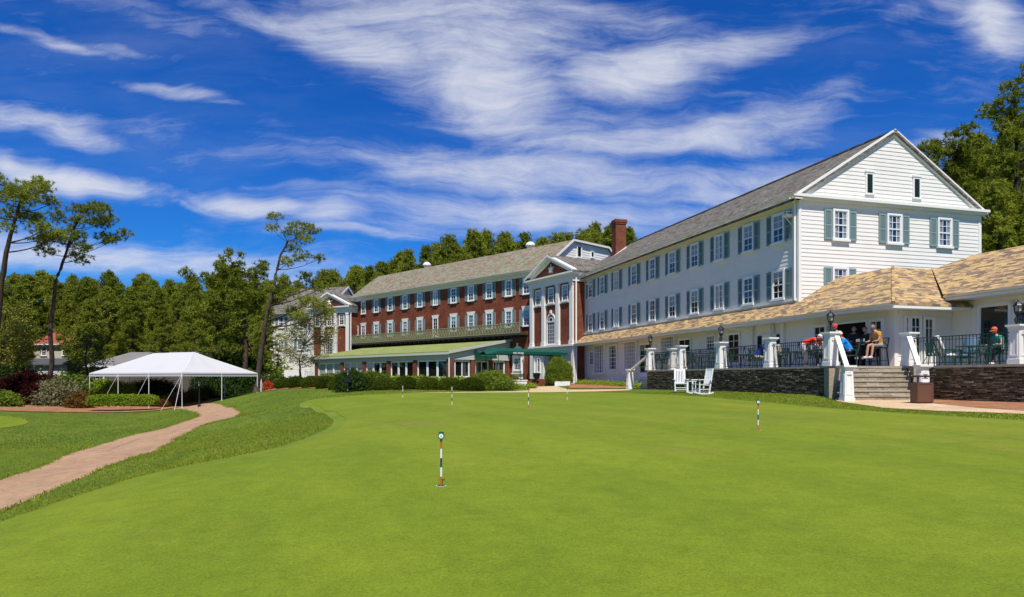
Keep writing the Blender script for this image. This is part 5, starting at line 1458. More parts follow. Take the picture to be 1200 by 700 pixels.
def seated(lean=.12, seat=.46, arm=(.35, .72), kneew=.13, look=0, armsdown=False):
    z = seat+.09; n = lean
    J = dict(pelvis=(0, 0, z), waist=(0, .02+n*.3, z+.18), chest=(0, .03+n, z+.42), neck=(0, .05+n*1.3, z+.58), headbase=(0, .06+n*1.4, z+.63), head=(0, .09+n*1.5, z+.74),
             ls=(-.19, .03+n*1.05, z+.50), rs=(.19, .03+n*1.05, z+.50), le=(-.25, .10+n, z+.22), re=(.25, .10+n, z+.22), lw=(-.2, arm[0]-.08, arm[1]), rw=(.2, arm[0]-.08, arm[1]), lh=(-.18, arm[0], arm[1]), rh=(.18, arm[0], arm[1]),
             lp=(-.09, .06, z-.01), rp=(.09, .06, z-.01), lk=(-kneew, .45, z+.0), rk=(kneew, .45, z+.0), la=(-kneew, .44, z-.43), ra=(kneew, .44, z-.43), lt=(-kneew, .56, z-.47), rt=(kneew, .56, z-.47), pitch=-.15-n, yaw=look)
    return J
def standing(bend=0, look=0, arms='down'):
    z = .93
    c, s_ = math.cos(bend), math.sin(bend); r_ = lambda x, u, f=0: (x, u*s_+f*c - .35*s_*.4, z+u*c-f*s_)
    J = dict(pelvis=(0, -.14*s_, z), waist=r_(0, .18), chest=r_(0, .42), neck=r_(0, .58, .02), headbase=r_(0, .63, .04), head=r_(0, .74, .08), ls=r_(-.19, .5), rs=r_(.19, .5), lp=(-.09, -.14*s_, z-.05), rp=(.09, -.14*s_, z-.05),
             lk=(-.1, .02, .5), rk=(.1, .02, .5), la=(-.11, -.03, .09), ra=(.11, -.03, .09), lt=(-.13, .1, .045), rt=(.13, .1, .045), pitch=-bend*.6, yaw=look)
    for k, sg in (('l', -1), ('r', 1)):
        S = Vector(J[k+'s'])
        if bend > .5: J[k+'e'] = tuple(S+Vector((sg*.04, .10, -.26))); J[k+'w'] = tuple(S+Vector((0, .22, -.42))); J[k+'h'] = tuple(S+Vector((-sg*.01, .28, -.48)))
        elif arms == 'front': J[k+'e'] = tuple(S+Vector((sg*.05, .05, -.29))); J[k+'w'] = tuple(S+Vector((-sg*.04, .25, -.30))); J[k+'h'] = tuple(S+Vector((-sg*.07, .33, -.28)))
        else: J[k+'e'] = tuple(S+Vector((sg*.05, -.02, -.29))); J[k+'w'] = tuple(S+Vector((sg*.05, .06, -.53))); J[k+'h'] = tuple(S+Vector((sg*.05, .08, -.61)))
    return J
def spot(px, b_): a = a_px(px, b_); return ab(a, b_, ZF)
def face(deg): return R(deg)-math.pi/2       # heading: 0 = towards +X, 90 = away, -90 = towards the camera
grey_sh = ('grey', (.28, .27, .25)); khaki = ('khaki', (.42, .36, .27)); navy = ('navy', (.03, .04, .07)); dark = ('dark', (.02, .02, .022)); white = ('white', (.72, .72, .70))
# man in red bending over the table
person(spot(944, 20.0), face(-10), standing(1.0, 0), dict(top=('red', (.72, .045, .03)), bottom=('pale', (.5, .5, .5)), leg=1.0), 'man in a red shirt and light cap bending over the terrace table', cap=('paleblue', (.50, .58, .68)))
p = chair_at(963, 21.25, -120, 'green metal chair under the seated person in white and red cap')
person(p, face(-120), seated(.22, arm=(.42, .80)), dict(top=white, bottom=dark, leg=1.0), 'person in a white shirt and red cap leaning on the table beside the pillar', cap=('red', (.65, .05, .05)))
person(spot(980.5, 20.9), face(-150), standing(.06, 0, 'front'), dict(top=('bluegrey', (.28, .33, .42)), bottom=khaki, leg=.5), 'person in a blue grey shirt and red cap standing behind the pillar with the lantern', cap=('red', (.65, .05, .05)))
p = chair_at(997, 20.3, 150, 'green metal chair under the person in the bright blue shirt')
person(p, face(150), seated(.2, arm=(.4, .78)), dict(top=('blue', (.015, .24, .68)), bottom=dark, leg=1.0), 'white haired person in a bright blue shirt seated near the top of the steps', hair=('white', (.6, .52, .38)))
person(spot(1000.5, 22.7), face(-110), standing(.03, 0, 'front'), dict(top=('charcoal', (.035, .035, .04)), bottom=dark, leg=1.0), 'grey haired person in dark clothes standing in the serving opening', hair=('grey', (.28, .25, .22)))
p = bar_stool(1031, 21.9, 195, 'black bar stool under the man in mustard')
J = seated(.16, seat=.78, arm=(.44, 1.02)); 
for k in 'lr': J[k+'a'] = (J[k+'a'][0], J[k+'a'][1]+.08, .42); J[k+'t'] = (J[k+'t'][0], J[k+'t'][1]+.08, .38)
person(p, face(195), J, dict(top=('mustard', (.52, .26, .045)), bottom=grey_sh, leg=.5), 'man in a mustard shirt and grey shorts seated on a bar stool', hair=('brown', (.06, .035, .02)))
p = bar_stool(1019, 22.7, 200, 'black bar stool next to the wall, under the person in dark green')
J = seated(.12, seat=.78, arm=(.44, 1.02))
for k in 'lr': J[k+'a'] = (J[k+'a'][0], J[k+'a'][1]+.08, .42); J[k+'t'] = (J[k+'t'][0], J[k+'t'][1]+.08, .38)
person(p, face(200), J, dict(top=('darkgreen', (.015, .05, .035)), bottom=dark, leg=1.0), 'person in dark green clothes seated beyond the man in mustard', hair=('black', (.02, .015, .012)))
p = chair_at(1172, 24.3, 190, 'green metal chair under the person in grey and teal by the big window')
person(p, face(190), seated(.1, arm=(.38, .78)), dict(top=('greyteal', (.03, .36, .26)), sleeve=.35, bottom=navy, leg=1.0), 'person in a teal shirt and red cap seated by the picture window', cap=('orange', (.62, .11, .05)))
p = chair_at(886, 20.5, -30, 'green metal chair under the person in blue left of the fourth pillar')
person(p, face(-30), seated(.32, arm=(.45, .8)), dict(top=('royal', (.02, .05, .24)), bottom=khaki, leg=.5), 'person in a dark blue shirt leaning forward left of the fourth pillar', hair=('auburn', (.24, .08, .04)))
p = chair_at(914, 20.7, 200, 'green metal chair under the person in beige right of the fourth pillar')
person(p, face(200), seated(.2, arm=(.42, .8)), dict(top=('beige', (.42, .38, .30)), bottom=dark, leg=1.0), 'person in a beige shirt seated just right of the fourth pillar', hair=('brown', (.06, .035, .02)))
# ================================================================== VEGETATION
def tri_mesh(name, V, mats, uvless=True):
    """V: (n, 3, 3) triangles"""
    n = len(V); me = bpy.data.meshes.new(name)
    me.vertices.add(n*3); me.vertices.foreach_set('co', V.astype(np.float32).ravel())
    me.loops.add(n*3); me.loops.foreach_set('vertex_index', np.arange(n*3, dtype=np.int32))
    me.polygons.add(n); me.polygons.foreach_set('loop_start', np.arange(0, n*3, 3, dtype=np.int32)); me.polygons.foreach_set('loop_total', np.full(n, 3, np.int32))
    me.materials.append(mats); me.update(calc_edges=True); me.validate()
    return me
def unit(v): return v/np.maximum(np.linalg.norm(v, axis=-1, keepdims=True), 1e-9)
def needles(C, k, L, w, rng, up=.35):
    """k needle bundles around each tuft centre"""
    n = len(C); C = np.repeat(C, k, 0); d = unit(rng.normal(size=(n*k, 3))+np.array([0, 0, up]))
    s = unit(np.cross(d, rng.normal(size=(n*k, 3)))); l = L*rng.uniform(.6, 1.15, (n*k, 1))
    base = C+d*l*.08
    return np.stack([base-s*w*.5*rng.uniform(.6, 1.2, (n*k, 1)), base+d*l, base+s*w*.5], 1)
def leaves(C, k, spread, size, rng, flat=.6):
    n = len(C); P = np.repeat(C, k, 0)+rng.normal(size=(n*k, 3))*spread*np.array([1, 1, .75])
    u = unit(rng.normal(size=(n*k, 3))*np.array([1, 1, flat])); v = unit(np.cross(u, rng.normal(size=(n*k, 3)))); s = size*rng.uniform(.6, 1.25, (n*k, 1))
    a, b_, c = P-u*s*.5, P+v*s*.45, P+u*s*.6
    return np.stack([a, b_, c], 1)
def blob_pts(c, r, n, rng, shell=.45, top=.25):
    d = unit(rng.normal(size=(n, 3))+np.array([0, 0, top])); q = rng.uniform(0, 1, (n, 1))**shell
    return np.array(c)+d*q*np.array(r)
def crown_mesh(name, blobs, m_, rng, kind='pine', dens=1.0, k=12, L=.45, w=.13):
    out = []
    for (x, y, z, rx, ry, rz) in blobs:
        area = (rx*ry+rx*rz+ry*rz)/3; n = max(5, int(area*17*dens/(L/.45)**1.3)); P_ = blob_pts((x, y, z), (rx, ry, rz), n, rng)
        out.append(needles(P_, k, L, w, rng) if kind == 'pine' else leaves(P_, k, L*.7, w, rng))
    return tri_mesh(name, np.concatenate(out), m_)
def limb(b, p, q, r0, r1, sag=.0, n=5, seg=6, rng=None):
    p = Vector(p); q = Vector(q); L = (q-p).length; pts = []
    side = Vector((rng.uniform(-1, 1), rng.uniform(-1, 1), 0))*L*.06 if rng is not None else Vector()
    for i in range(n+1):
        t = i/n; c = p.lerp(q, t); c.z += -sag*L*math.sin(t*math.pi)*.5; c += side*math.sin(t*math.pi)
        pts.append(c)
    b.tube(pts, [r0+(r1-r0)*i/n for i in range(n+1)], seg, cap=False)
def hero_tree(name, label, cat, trunk, blobs, Y, r0, m_, kind='pine', seed=0, dens=1.0, k=20, L=.28, w=.045, depth=1.0, bark='bark', group=None, sub=3, rmin=.05, bs=1.0):
    """trunk: surveyed points up the stem; blobs: surveyed foliage clumps (x, y, rx, ry); depth spread is real"""
    rng = np.random.default_rng(seed); rr = random.Random(seed)
    S = Y/FPX
    tp = []
    for i, (px, py) in enumerate(trunk):
        x, y = AT(px, Y); z = (HZ-py)*S; tp.append(Vector((x, y+rr.uniform(-.3, .3)*(i > 0), z)))
    g0 = T(tp[0].x, tp[0].y); tp[0].z = g0-.15
    root = tag(empty(name, (tp[0].x, tp[0].y, g0)), label, cat, group)
    b = MB(); n = len(tp); radii = [max(rmin, r0*(1-.8*i/(n-1))) for i in range(n)]
    pts = [tp[0]]; rads = [r0*1.35]
    for i in range(n-1):
        for j in range(1, 5):
            t = j/4; pts.append(tp[i].lerp(tp[i+1], t)+Vector((rr.uniform(-1, 1), rr.uniform(-1, 1), 0))*r0*.14); rads.append(radii[i]+(radii[i+1]-radii[i])*t)
    b.tube(pts, rads, 10)
    B3 = []
    for (px, py, rx, ry) in blobs:
        x, y = AT(px, Y); dy = rr.uniform(-1, 1)*depth*max(1.2, abs(x-tp[-1].x)*.8)
        B3.append((x, y+dy, (HZ-py)*S, rx*S*bs, rx*S*.9*bs, ry*S*1.1*bs))
    for (x, y, z, rx, ry, rz) in B3:      # a limb from the stem to every clump
        best = min(range(len(pts)), key=lambda i: abs(pts[i].z-(z-.35*math.hypot(x-pts[i].x, y-pts[i].y)))+(100 if i < len(pts)*.3 else 0))
        p = pts[best]; q = Vector((x, y, z-rz*.2)); rl = max(.022, rads[best]*.38)
        limb(b, p, q, rl, rl*.35, .12, rng=rr)
        for _ in range(sub):
            d = Vector((rr.uniform(-1, 1)*rx, rr.uniform(-1, 1)*ry, rr.uniform(-.3, .8)*rz)); st = p.lerp(q, rr.uniform(.65, .95)); st.z -= .06*(q-p).length*math.sin(.8*math.pi)
            limb(b, st, q+d*.85, rl*.4, .012, 0, 3, 4, rng=rr)
    b.build('trunk', M[bark], root, smooth=True, uv=False)
    me = crown_mesh('crown', B3, M[m_], rng, kind, dens, k, L, w)
    c = link('crown', me, root, (-tp[0].x, -tp[0].y, -g0))
    return root

hero_tree('pine_tree', 'tall leaning pine cut by the left edge of the photo, open tufted crown', 'pine tree', [(-14,474),(-8,400),(0,330),(12,285),(20,250),(27,222)],
  [(36,212,12,7),(52,222,11,7),(20,220,13,8),(2,228,14,8),(36,236,16,7),(58,236,9,5),(8,248,16,7),(30,254,12,6),(50,268,14,6),(64,276,10,5),(-12,245,14,9),(-20,225,16,9),(40,278,11,5),(12,268,8,5),(28,226,10,6),(-6,212,10,6)], 52, .30, 'pine', seed=1, bs=1.42, dens=2.6, rmin=.09)
hero_tree('pine_tree', 'tall slender pine with a flat crown on the mulch left of the tent', 'pine tree', [(52,474),(58,430),(62,385),(68,330),(74,300),(83,272),(92,256)],
  [(86,243,12,5),(104,241,12,5),(118,246,10,5),(126,256,9,5),(130,270,8,5),(112,260,12,5),(92,260,11,5),(72,256,9,6),(66,282,12,6),(80,282,10,6),(96,278,10,5),(116,276,10,5),(62,296,10,5),(84,300,11,5),(104,292,9,4),(72,268,8,5),(124,280,8,4)], 56, .22, 'pine', seed=2, bs=1.42, dens=2.6, rmin=.08)
hero_tree('pine_tree', 'leaning pine in front of the white far left wing, with drooping lower clumps', 'pine tree', [(300,458),(305,420),(310,385),(317,350),(323,322),(330,300),(338,284)],
  [(326,257,9,5),(314,264,8,5),(343,261,11,5),(358,264,9,5),(368,270,7,5),(350,274,11,6),(362,284,9,5),(334,270,8,5),(344,290,9,6),(356,302,11,6),(341,310,9,6),(368,300,8,5),(352,322,11,6),(336,330,9,6),(364,333,11,6),(378,338,9,5),(346,345,11,6),(362,355,13,6),(378,362,9,5),(340,362,9,5),(352,372,9,4),(328,352,7,5),(322,340,6,4)], 56, .24, 'pine', seed=3, bs=1.08, dens=2.6, rmin=.08)
rg = random.Random(5)
bl = [(262,300,9,5),(274,298,7,4),(286,302,6,4),(304,309,10,4),(313,316,7,4),(258,308,8,5),(280,312,9,5),(298,320,8,5)]
for _ in range(62): bl.append((min(306, 272+rg.gauss(0, 16)), 365+rg.uniform(-48, 55), 10, 7))
hero_tree('pine_tree', 'big bushy bright pine just left of the leaning pine, ragged double top', 'pine tree', [(286,462),(289,425),(288,390),(283,350),(278,325),(272,308)], bl, 66, .30, 'far_pine', seed=4, dens=1.9, L=.36, w=.08)
bl = [(8+rg.gauss(0, 15), 385+rg.uniform(-45, 50), 13, 9) for _ in range(30)]
hero_tree('broadleaf_tree', 'broad yellow green tree at the left edge under the tall pine', 'tree', [(-4,470),(-2,440),(4,400),(8,370)], bl, 58, .2, 'yellow_leaf', 'leaf', 6, 1.3, 14, .5, .24)
bl = [(106+rg.gauss(0, 11), 392+rg.uniform(-28, 26), 11, 8) for _ in range(16)]
hero_tree('broadleaf_tree', 'olive coloured round tree above the dark one left of the grey roof', 'tree', [(112,462),(110,430),(107,405),(104,385)], bl, 78, .2, 'yellow_leaf', 'leaf', 7, .7, 12, .5, .26)
bl = [(102+rg.gauss(0, 9), 430+rg.uniform(-36, 30), 9, 8) for _ in range(24)]
hero_tree('broadleaf_tree', 'dark green tree beside the tall slender pine left of the tent', 'tree', [(101,472),(101,445),(102,420),(103,400)], bl, 60, .15, 'dark_leaf', 'leaf', 8, .8, 14, .42, .2)
bl = [(345+rg.uniform(-22, 50)*1, 392+rg.uniform(-40, 36), 9, 6) for _ in range(52)]
bl = [(x, y, a, c) for x, y, a, c in bl if ((x-364)/32)**2+((y-390)/42)**2 < 1]
hero_tree('dogwood_tree', 'small pale flowering tree in front of the far left wing', 'tree', [(353,455),(352,435),(352,420),(355,405)], bl, 62, .12, 'pale_leaf', 'leaf', 9, 3.2, 11, .42, .16, rmin=.04)
bl = [(1190,92,12,8),(1180,100,10,6),(1200,98,14,9),(1172,118,11,6),(1160,125,8,5),(1188,116,14,8),(1205,125,14,10),(1165,138,10,5),(1180,140,12,6)]
for _ in range(60): bl.append((1182+rg.gauss(0, 22), 215+rg.uniform(-90, 80), 14, 8))
hero_tree('pine_tree', 'tallest pine at the right edge, rising above the gable', 'pine tree', [(1196,440),(1195,330),(1192,230),(1190,150),(1189,105)], [q for q in bl if q[0] > 1140], 47, .36, 'far_pine', seed=10, dens=1.7, L=.34, w=.065, depth=.8)
bl = [(1118,158,12,6),(1104,166,10,5),(1132,154,12,6),(1140,148,10,6),(1095,175,9,5),(1082,184,8,5)]
for _ in range(58): bl.append((1118+rg.gauss(0, 24), 235+rg.uniform(-66, 70), 13, 8))
hero_tree('pine_tree', 'wide crowned pine directly behind the right slope of the gable', 'pine tree', [(1128,440),(1126,330),(1120,240),(1118,180)], [q for q in bl if q[1] > 160-(q[0]-1082)*.25 or q[1] < 190], 54, .36, 'far_pine', seed=11, dens=1.7, L=.36, w=.07, depth=.8)

# clumpy forest pines: a few kinds, copied
def forest_kind(seed, h, spread, m_='far_pine'):
    rng = np.random.default_rng(seed); rr = random.Random(seed); B = []; b = MB()
    nb = 58
    lean = Vector((rr.uniform(-.04, .04), rr.uniform(-.04, .04), 0))
    stem = lambda z: Vector((lean.x*z+.15*math.sin(z*.4+seed), lean.y*z, z))
    b.tube([stem(z) for z in np.linspace(-.3, h*.96, 10)], [.24*(1-.8*i/9)+.02 for i in range(10)], 7)
    for i in range(nb):
        t = (i+.5)/nb; z = h*(.24+.74*t**.9); prof = math.sin(math.pi*min(1, .22+.80*t))**.6*(1-.35*t)
        rad = spread*prof*rr.uniform(.25, 1.0); a = i*2.4+rr.uniform(-.5, .5); p = stem(z)+Vector((math.cos(a)*rad, math.sin(a)*rad, 0))
        s_ = rr.uniform(.6, 1.35)*spread*.235; B.append((p.x, p.y, p.z, s_, s_, s_*.62))
        limb(b, stem(z-rad*.35), p, .06, .02, .1, 3, 4, rng=rr)
    B.append((*stem(h*.97), .5, .5, .6))
    tr = b.mesh('trunk', M['bark'], smooth=True, uv=False)
    cr = crown_mesh('crown', B, M[m_], rng, 'pine', 2.6, 13, .42, .10)
    return tr, cr, h
KINDS = [forest_kind(20+i, h, sp) for i, (h, sp) in enumerate([(20, 3.6), (18, 3.9), (22, 3.3), (17, 4.2), (21, 4.0)])]
def forest_tree(x, y, top, i, rr, label, group, name='pine_tree', sxy=1.0):
    tr, cr, h = KINDS[i % len(KINDS)]
    g0 = T(x, y) ; s_ = (top-g0)/h
    root = empty(name, (x, y, g0)); tag(root, label, 'pine tree', group)
    root.scale = (s_*sxy*rr.uniform(.9, 1.15), s_*sxy*rr.uniform(.9, 1.15), s_); root.rotation_euler = (0, 0, rr.uniform(0, 6.28))
    a = link('trunk', tr, root); c = link('crown', cr, root)
    return root
rr = random.Random(77)
prof = [(-120,300),(-40,305),(0,318),(60,322),(100,318),(150,321),(180,332),(196,322),(215,330),(250,322),(285,318),(330,322),(380,318),(415,312),(440,318),(458,302),(480,292),(505,292),(530,276),(560,270),(590,278),(606,272),(625,286),(650,282),(676,266),(705,264),(728,268),(748,272),(762,300),(850,330)]
def top_at(px): return float(np.interp(px, [p[0] for p in prof], [p[1] for p in prof]))
cnt = 0
LF_ = 'pine in the dense wood behind the tent and the lawn'; GF_ = 'pines of the wood behind the tent'
LB_ = 'pine rising behind the hotel roofs'; GB_ = 'pines behind the hotel'
for Y, step, lo in ((110, 3.4, 0), (102, 3.4, 2), (93, 3.8, 8), (84, 4.2, 18), (75, 5.0, 36)):
    x = AT(-120, Y)[0]
    while x < AT(455, Y)[0]:
        px = CX+FPX*x/Y; xj = x+rr.uniform(-1.2, 1.2); yj = Y+rr.uniform(-3, 3)
        pxj = CX+FPX*xj/yj
        if pxj < (318 if Y < 100 else 455) or Y > 100:
            if Y < 80 and 100 < pxj < 250: x += step*.8; 
            top = (HZ-top_at(pxj)-lo-rr.uniform(-6, 10))/FPX*yj
            if not (Y < 108 and 32 < pxj < 100): forest_tree(xj, yj, top, cnt, rr, LF_, GF_); cnt += 1
        x += step*rr.uniform(.85, 1.15)
for Y, step, lo in ((120, 4.0, 1), (127, 3.8, 0), (134, 4.2, 4)):
    x = AT(430, Y)[0]
    while x < AT(770, Y)[0]:
        xj = x+rr.uniform(-1, 1); pxj = CX+FPX*xj/Y
        forest_tree(xj, Y+rr.uniform(-2, 2), (HZ-top_at(pxj)-lo-rr.uniform(-3, 7))/FPX*Y, cnt, rr, LB_, GB_); cnt += 1
        x += step*rr.uniform(.85, 1.15)
for px, Y, ty in ((1075,60,196),(1095,64,186),(1150,62,160),(1165,56,170),(1210,60,120),(1235,52,110),(1260,58,120),(1290,50,115),(1140,75,175),(1190,72,150),(1225,75,140),(1168,45,215),(1205,44,225),(1245,44,200)):
    x, y = AT(px, Y); forest_tree(x, y, (HZ-ty)/FPX*Y, cnt, rr, 'pine in the clump of tall pines behind the right wing', 'pines behind the right wing'); cnt += 1
for px, Y, ty in ((38,118,322),(52,120,320),(66,117,324),(84,119,322),(98,116,326),(24,116,320)):
    x, y = AT(px, Y); forest_tree(x, y, (HZ-ty)/FPX*Y, cnt, rr, LF_, GF_); cnt += 1
# wood far beyond, one mass
rng = np.random.default_rng(9); P_ = []
for _ in range(900):
    a = rng.uniform(-1.0, 1.0); d = rng.uniform(140, 190); x, y = math.sin(a)*d, math.cos(a)*d; P_.append((x, y, T(x, y)+rng.uniform(.5, 13)))
me = tri_mesh('far_wood', needles(np.array(P_), 60, 3.6, 1.1, rng), M['far_pine'])
o = bpy.data.objects.new('far_wood', me); COL.objects.link(o); tag(o, 'dark wood far behind the pines', 'woodland', kind='stuff')
P_ = []
for _ in range(900):
    px = rng.uniform(-140, 330); d = rng.uniform(68, 100); x, y = AT(px, d)
    if 95 < px < 260 and d < 84 or (28 < px < 100): continue
    P_.append((x, y, T(x, y)+rng.uniform(.2, 2.6)))
me = tri_mesh('undergrowth', leaves(np.array(P_), 40, .8, .42, rng), M['leaf'])
o = bpy.data.objects.new('undergrowth', me); COL.objects.link(o); tag(o, 'leafy undergrowth below the pines of the wood', 'undergrowth', kind='stuff')

# shrubs ---------------------------------------------------------------
def shrub_mesh(name, rx, ry, rz, m_, seed, leaf=.075, n=2600, lump=.10, core=True, box=False, fluff=.05):
    """clipped or loose bush: solid twiggy heart hidden by a skin of many small leaves"""
    rng = np.random.default_rng(seed); d = unit(rng.normal(size=(n, 3))); d[:, 2] = np.where(d[:, 2] < -.35, -d[:, 2], d[:, 2])
    if box: k = 1/np.max(np.abs(d), axis=1, keepdims=True); k = np.minimum(k, 1.28); dd = d*k
    else: dd = d*np.array([1, 1, 1])
    h = np.array([mnoise.noise(Vector(q)*2.2+Vector((seed, 0, 0))) for q in dd])[:, None]; h2 = np.array([mnoise.noise(Vector(q)*6+Vector((seed, 3, 0))) for q in dd])[:, None]
    P_ = dd*(1+lump*h+lump*.5*h2)*np.array([rx, ry, rz]) + rng.normal(size=(n, 3))*fluff
    P_[:, 2] += rz*.38
    P_ = P_[P_[:, 2] > -.05*rz]
    V = leaves(P_, 1, .01, leaf*1.6, rng, 1.0)
    out = [V]
    inner = leaves(P_*np.array([.86, .86, .9]), 1, .03, leaf*2.6, rng, 1.0); out.append(inner)
    inner2 = leaves(P_[::2]*np.array([.66, .66, .7]), 1, .05, leaf*4, rng, 1.0); out.append(inner2)
    return tri_mesh(name, np.concatenate(out), M[m_])
def shrub(name, label, cat, p, me, group=None, rz=0, sc=1, stem=None):
    o = bpy.data.objects.new(name, me); COL.objects.link(o); o.location = p; o.rotation_euler = (0, 0, rz); o.scale = (sc, sc, sc) if not isinstance(sc, tuple) else sc
    tag(o, label, cat, group); return o
BALL = [shrub_mesh('round_shrub', .86, .86, .60, 'box_leaf', 30+i, .05, 5200, .07, fluff=.03) for i in range(3)]
lab = {553: 'rightmost of the clipped shrubs, beside the low spreading juniper', 319: 'leftmost clipped round shrub in the row, next to the orange bush', 428: None}
balls = [(319,.84,58),(333,.9,56),(348,.88,54),(365,.92,52),(382,.88,50),(397,.84,48),(428,.86,45.5),(451,.86,45.0),(475,.9,44.5),(502,.9,44),(527,.88,43.5),(553,.94,42.5)]
for i, (px, sc, Y) in enumerate(balls):
    x, y = AT(px, Y); gz = T(x, y)
    shrub('round_shrub', 'clipped round green shrub in the hedge row in front of the glazed porch', 'shrub', (x, y, gz+.02), BALL[i % 3], 'clipped round shrubs in front of the hotel', rr.uniform(0, 6), (sc*rr.uniform(.92, 1.05), sc, sc*rr.uniform(1.0, 1.2)))
x, y = AT(412, 44.5); shrub('loose_shrub', 'darker untrimmed taller bush breaking the row of clipped shrubs', 'shrub', (x, y, T(x, y)), shrub_mesh('loose_shrub', 1.0, .9, .95, 'dark_leaf', 41, .07, 4200, .3, fluff=.09))
x, y = AT(437, 46.5); shrub('loose_shrub', 'mid green loose bush behind the clipped shrubs', 'shrub', (x, y, T(x, y)), shrub_mesh('loose_shrub', 1.2, .9, .85, 'leaf', 42, .07, 3600, .3, fluff=.09))
x, y = AT(575, 46); shrub('juniper_shrub', 'wide spreading juniper left of the low white planter wall', 'shrub', (x, y, T(x, y)), shrub_mesh('juniper_shrub', 1.55, 1.3, .85, 'leaf', 43, .06, 6500, .28, fluff=.10))
for i, (px, Y, rx, rz, m_) in enumerate(((468,50,1.3,.52,'bright_leaf'),(492,49.5,1.5,.56,'bright_leaf'),(518,49,1.3,.52,'bright_leaf'),(540,48,1.4,.56,'bright_leaf'),(341,60,1.5,.55,'leaf'),(325,61,1.2,.7,'dark_leaf'),(390,55,1.3,.6,'leaf'))):
    x, y = AT(px, Y); shrub('bright_shrub' if m_ == 'bright_leaf' else 'green_shrub', 'leafy bush growing behind the clipped round shrubs under the porch windows', 'shrub', (x, y, T(x, y)), shrub_mesh('green_shrub', rx, .8, rz, m_, 60+i, .09, 2200, .35, fluff=.10), 'leafy bushes behind the clipped shrubs')
x, y = AT(655, 57.2); shrub('dome_shrub', 'large round clipped bush beside the brick entrance steps', 'shrub', (x, y, T(x, y)+.25), shrub_mesh('dome_shrub', 1.15, 1.15, 1.5, 'leaf', 44, .06, 9000, .10, fluff=.05))
x, y = AT(311, 57); shrub('orange_bush', 'small orange flowering bush by the foot of the leaning pine', 'shrub', (x, y, T(x, y)), shrub_mesh('orange_bush', .55, .5, .55, 'orange_leaf', 45, .07, 1500, .3, fluff=.08))
# left beds
def bush(px, Y, rx, ry, rz, m_, seed, name, label, leaf=.10, n=3600, lump=.35, fluff=.12, box=False, dz=0):
    x, y = AT(px, Y); shrub(name, label, 'shrub' if 'hedge' not in name else 'hedge', (x, y, T(x, y)+dz), shrub_mesh(name, rx, ry, rz, m_, seed, leaf, n, lump, fluff=fluff, box=box))
bush(36, 56, 2.3, 1.8, 1.75, 'red_leaf', 46, 'maroon_shrub', 'large dark maroon leaved bush left of the slender pine trunk', .13, 6500, .4, .2)
bush(5, 57, 2.2, 1.6, 2.2, 'dark_leaf', 47, 'dark_shrub', 'dark green bush at the left edge beside the maroon bush', .13, 5000, .4, .2)
bush(2, 52, 1.3, 1.0, .75, 'leaf', 48, 'low_shrub', 'low light green bush in the left corner of the mulch', .09, 3000)
bush(70, 55, 1.5, 1.3, 1.4, 'blossom_leaf', 49, 'flowering_shrub', 'pale blossoming bush right of the slender pine trunk', .11, 2600, .5, .2)
bush(80, 56.5, 1.9, 1.5, 1.7, 'leaf', 50, 'green_shrub', 'mid green bush behind the pale blossoms', .11, 4200, .4, .18)
bush(94, 53, .9, .8, .8, 'bronze_leaf', 51, 'bronze_shrub', 'bronze leaved bush at the left end of the clipped hedge', .08, 2000)
bush(125, 58, 2.6, 1.2, 1.42, 'bright_leaf', 52, 'bright_shrub', 'bright yellow green bush under the left part of the tent', .09, 5200, .3, .12)
bush(178, 60, 2.6, 1.2, 1.45, 'dark_leaf', 53, 'dark_shrub', 'dark green bush under the middle of the tent', .09, 3600, .3, .12)
bush(201, 53.0, .75, .7, .62, 'bronze_leaf', 54, 'bronze_shrub', 'rust and green bush at the right end of the clipped hedge', .07, 1800)
bush(226, 56, 1.0, .8, .6, 'bronze_leaf', 59, 'bronze_shrub', 'low rust coloured bush beside the tent pole and lamp post', .07, 1800)
bush(274, 61, 3.2, 1.4, 1.5, 'dark_leaf', 55, 'dark_hedge', 'long dark green hedge under the right half of the tent', .10, 8500, .22, .10)
bush(245, 62, 1.5, 1.2, 1.75, 'dark_leaf', 56, 'dark_shrub', 'very dark bush at the left end of the long hedge', .10, 3600, .3, .12)
bush(268, 70, 3.6, 2.0, 3.2, 'dark_leaf', 57, 'dark_shrub', 'tall dark bush behind the tent below the bushy pine', .16, 7000, .3, .2)
bush(292, 66, 1.8, 1.2, 1.5, 'yellow_leaf', 58, 'yellow_shrub', 'yellow green bush between the two pine trunks', .12, 3000)
# clipped hedge in front of the tent: box
x0, y0 = AT(93, 49.3); x1, y1 = AT(184, 49.9)
hx = Vector((x1-x0, y1-y0, 0)); hl = hx.length; hm = shrub_mesh('clipped_hedge', hl/2/1.15, .55, .50, 'bright_leaf', 61, .06, 9000, .05, fluff=.035, box=True)
cx_, cy_ = (x0+x1)/2, (y0+y1)/2+.6
shrub('clipped_hedge', 'long clipped bright green hedge on the mulch in front of the tent', 'hedge', (cx_, cy_, T(cx_, cy_)+.48), hm, rz=math.atan2(hx.y, hx.x))
# flower bed plants by the entrance and the far porch bed
rng = np.random.default_rng(15); P_ = []
for (pa, ya, pb, yb, n) in ((574,52.5,628,51.5,150),(640,57.5,664,57,40),(675,58,732,47,160),(735,46,752,42,40)):
    for _ in range(n):
        t = rng.uniform(); Y = ya+(yb-ya)*t+rng.uniform(-.5, .5); x, y = AT(pa+(pb-pa)*t, Y); P_.append((x, y, T(x, y)+rng.uniform(.03, .28)))
me = tri_mesh('bed_plants', leaves(np.array(P_), 26, .12, .11, rng), M['bright_leaf']); o = bpy.data.objects.new('bed_plants', me); COL.objects.link(o)
tag(o, 'low leafy bed plants along the foot of the hotel walls', 'bed plants', kind='stuff')
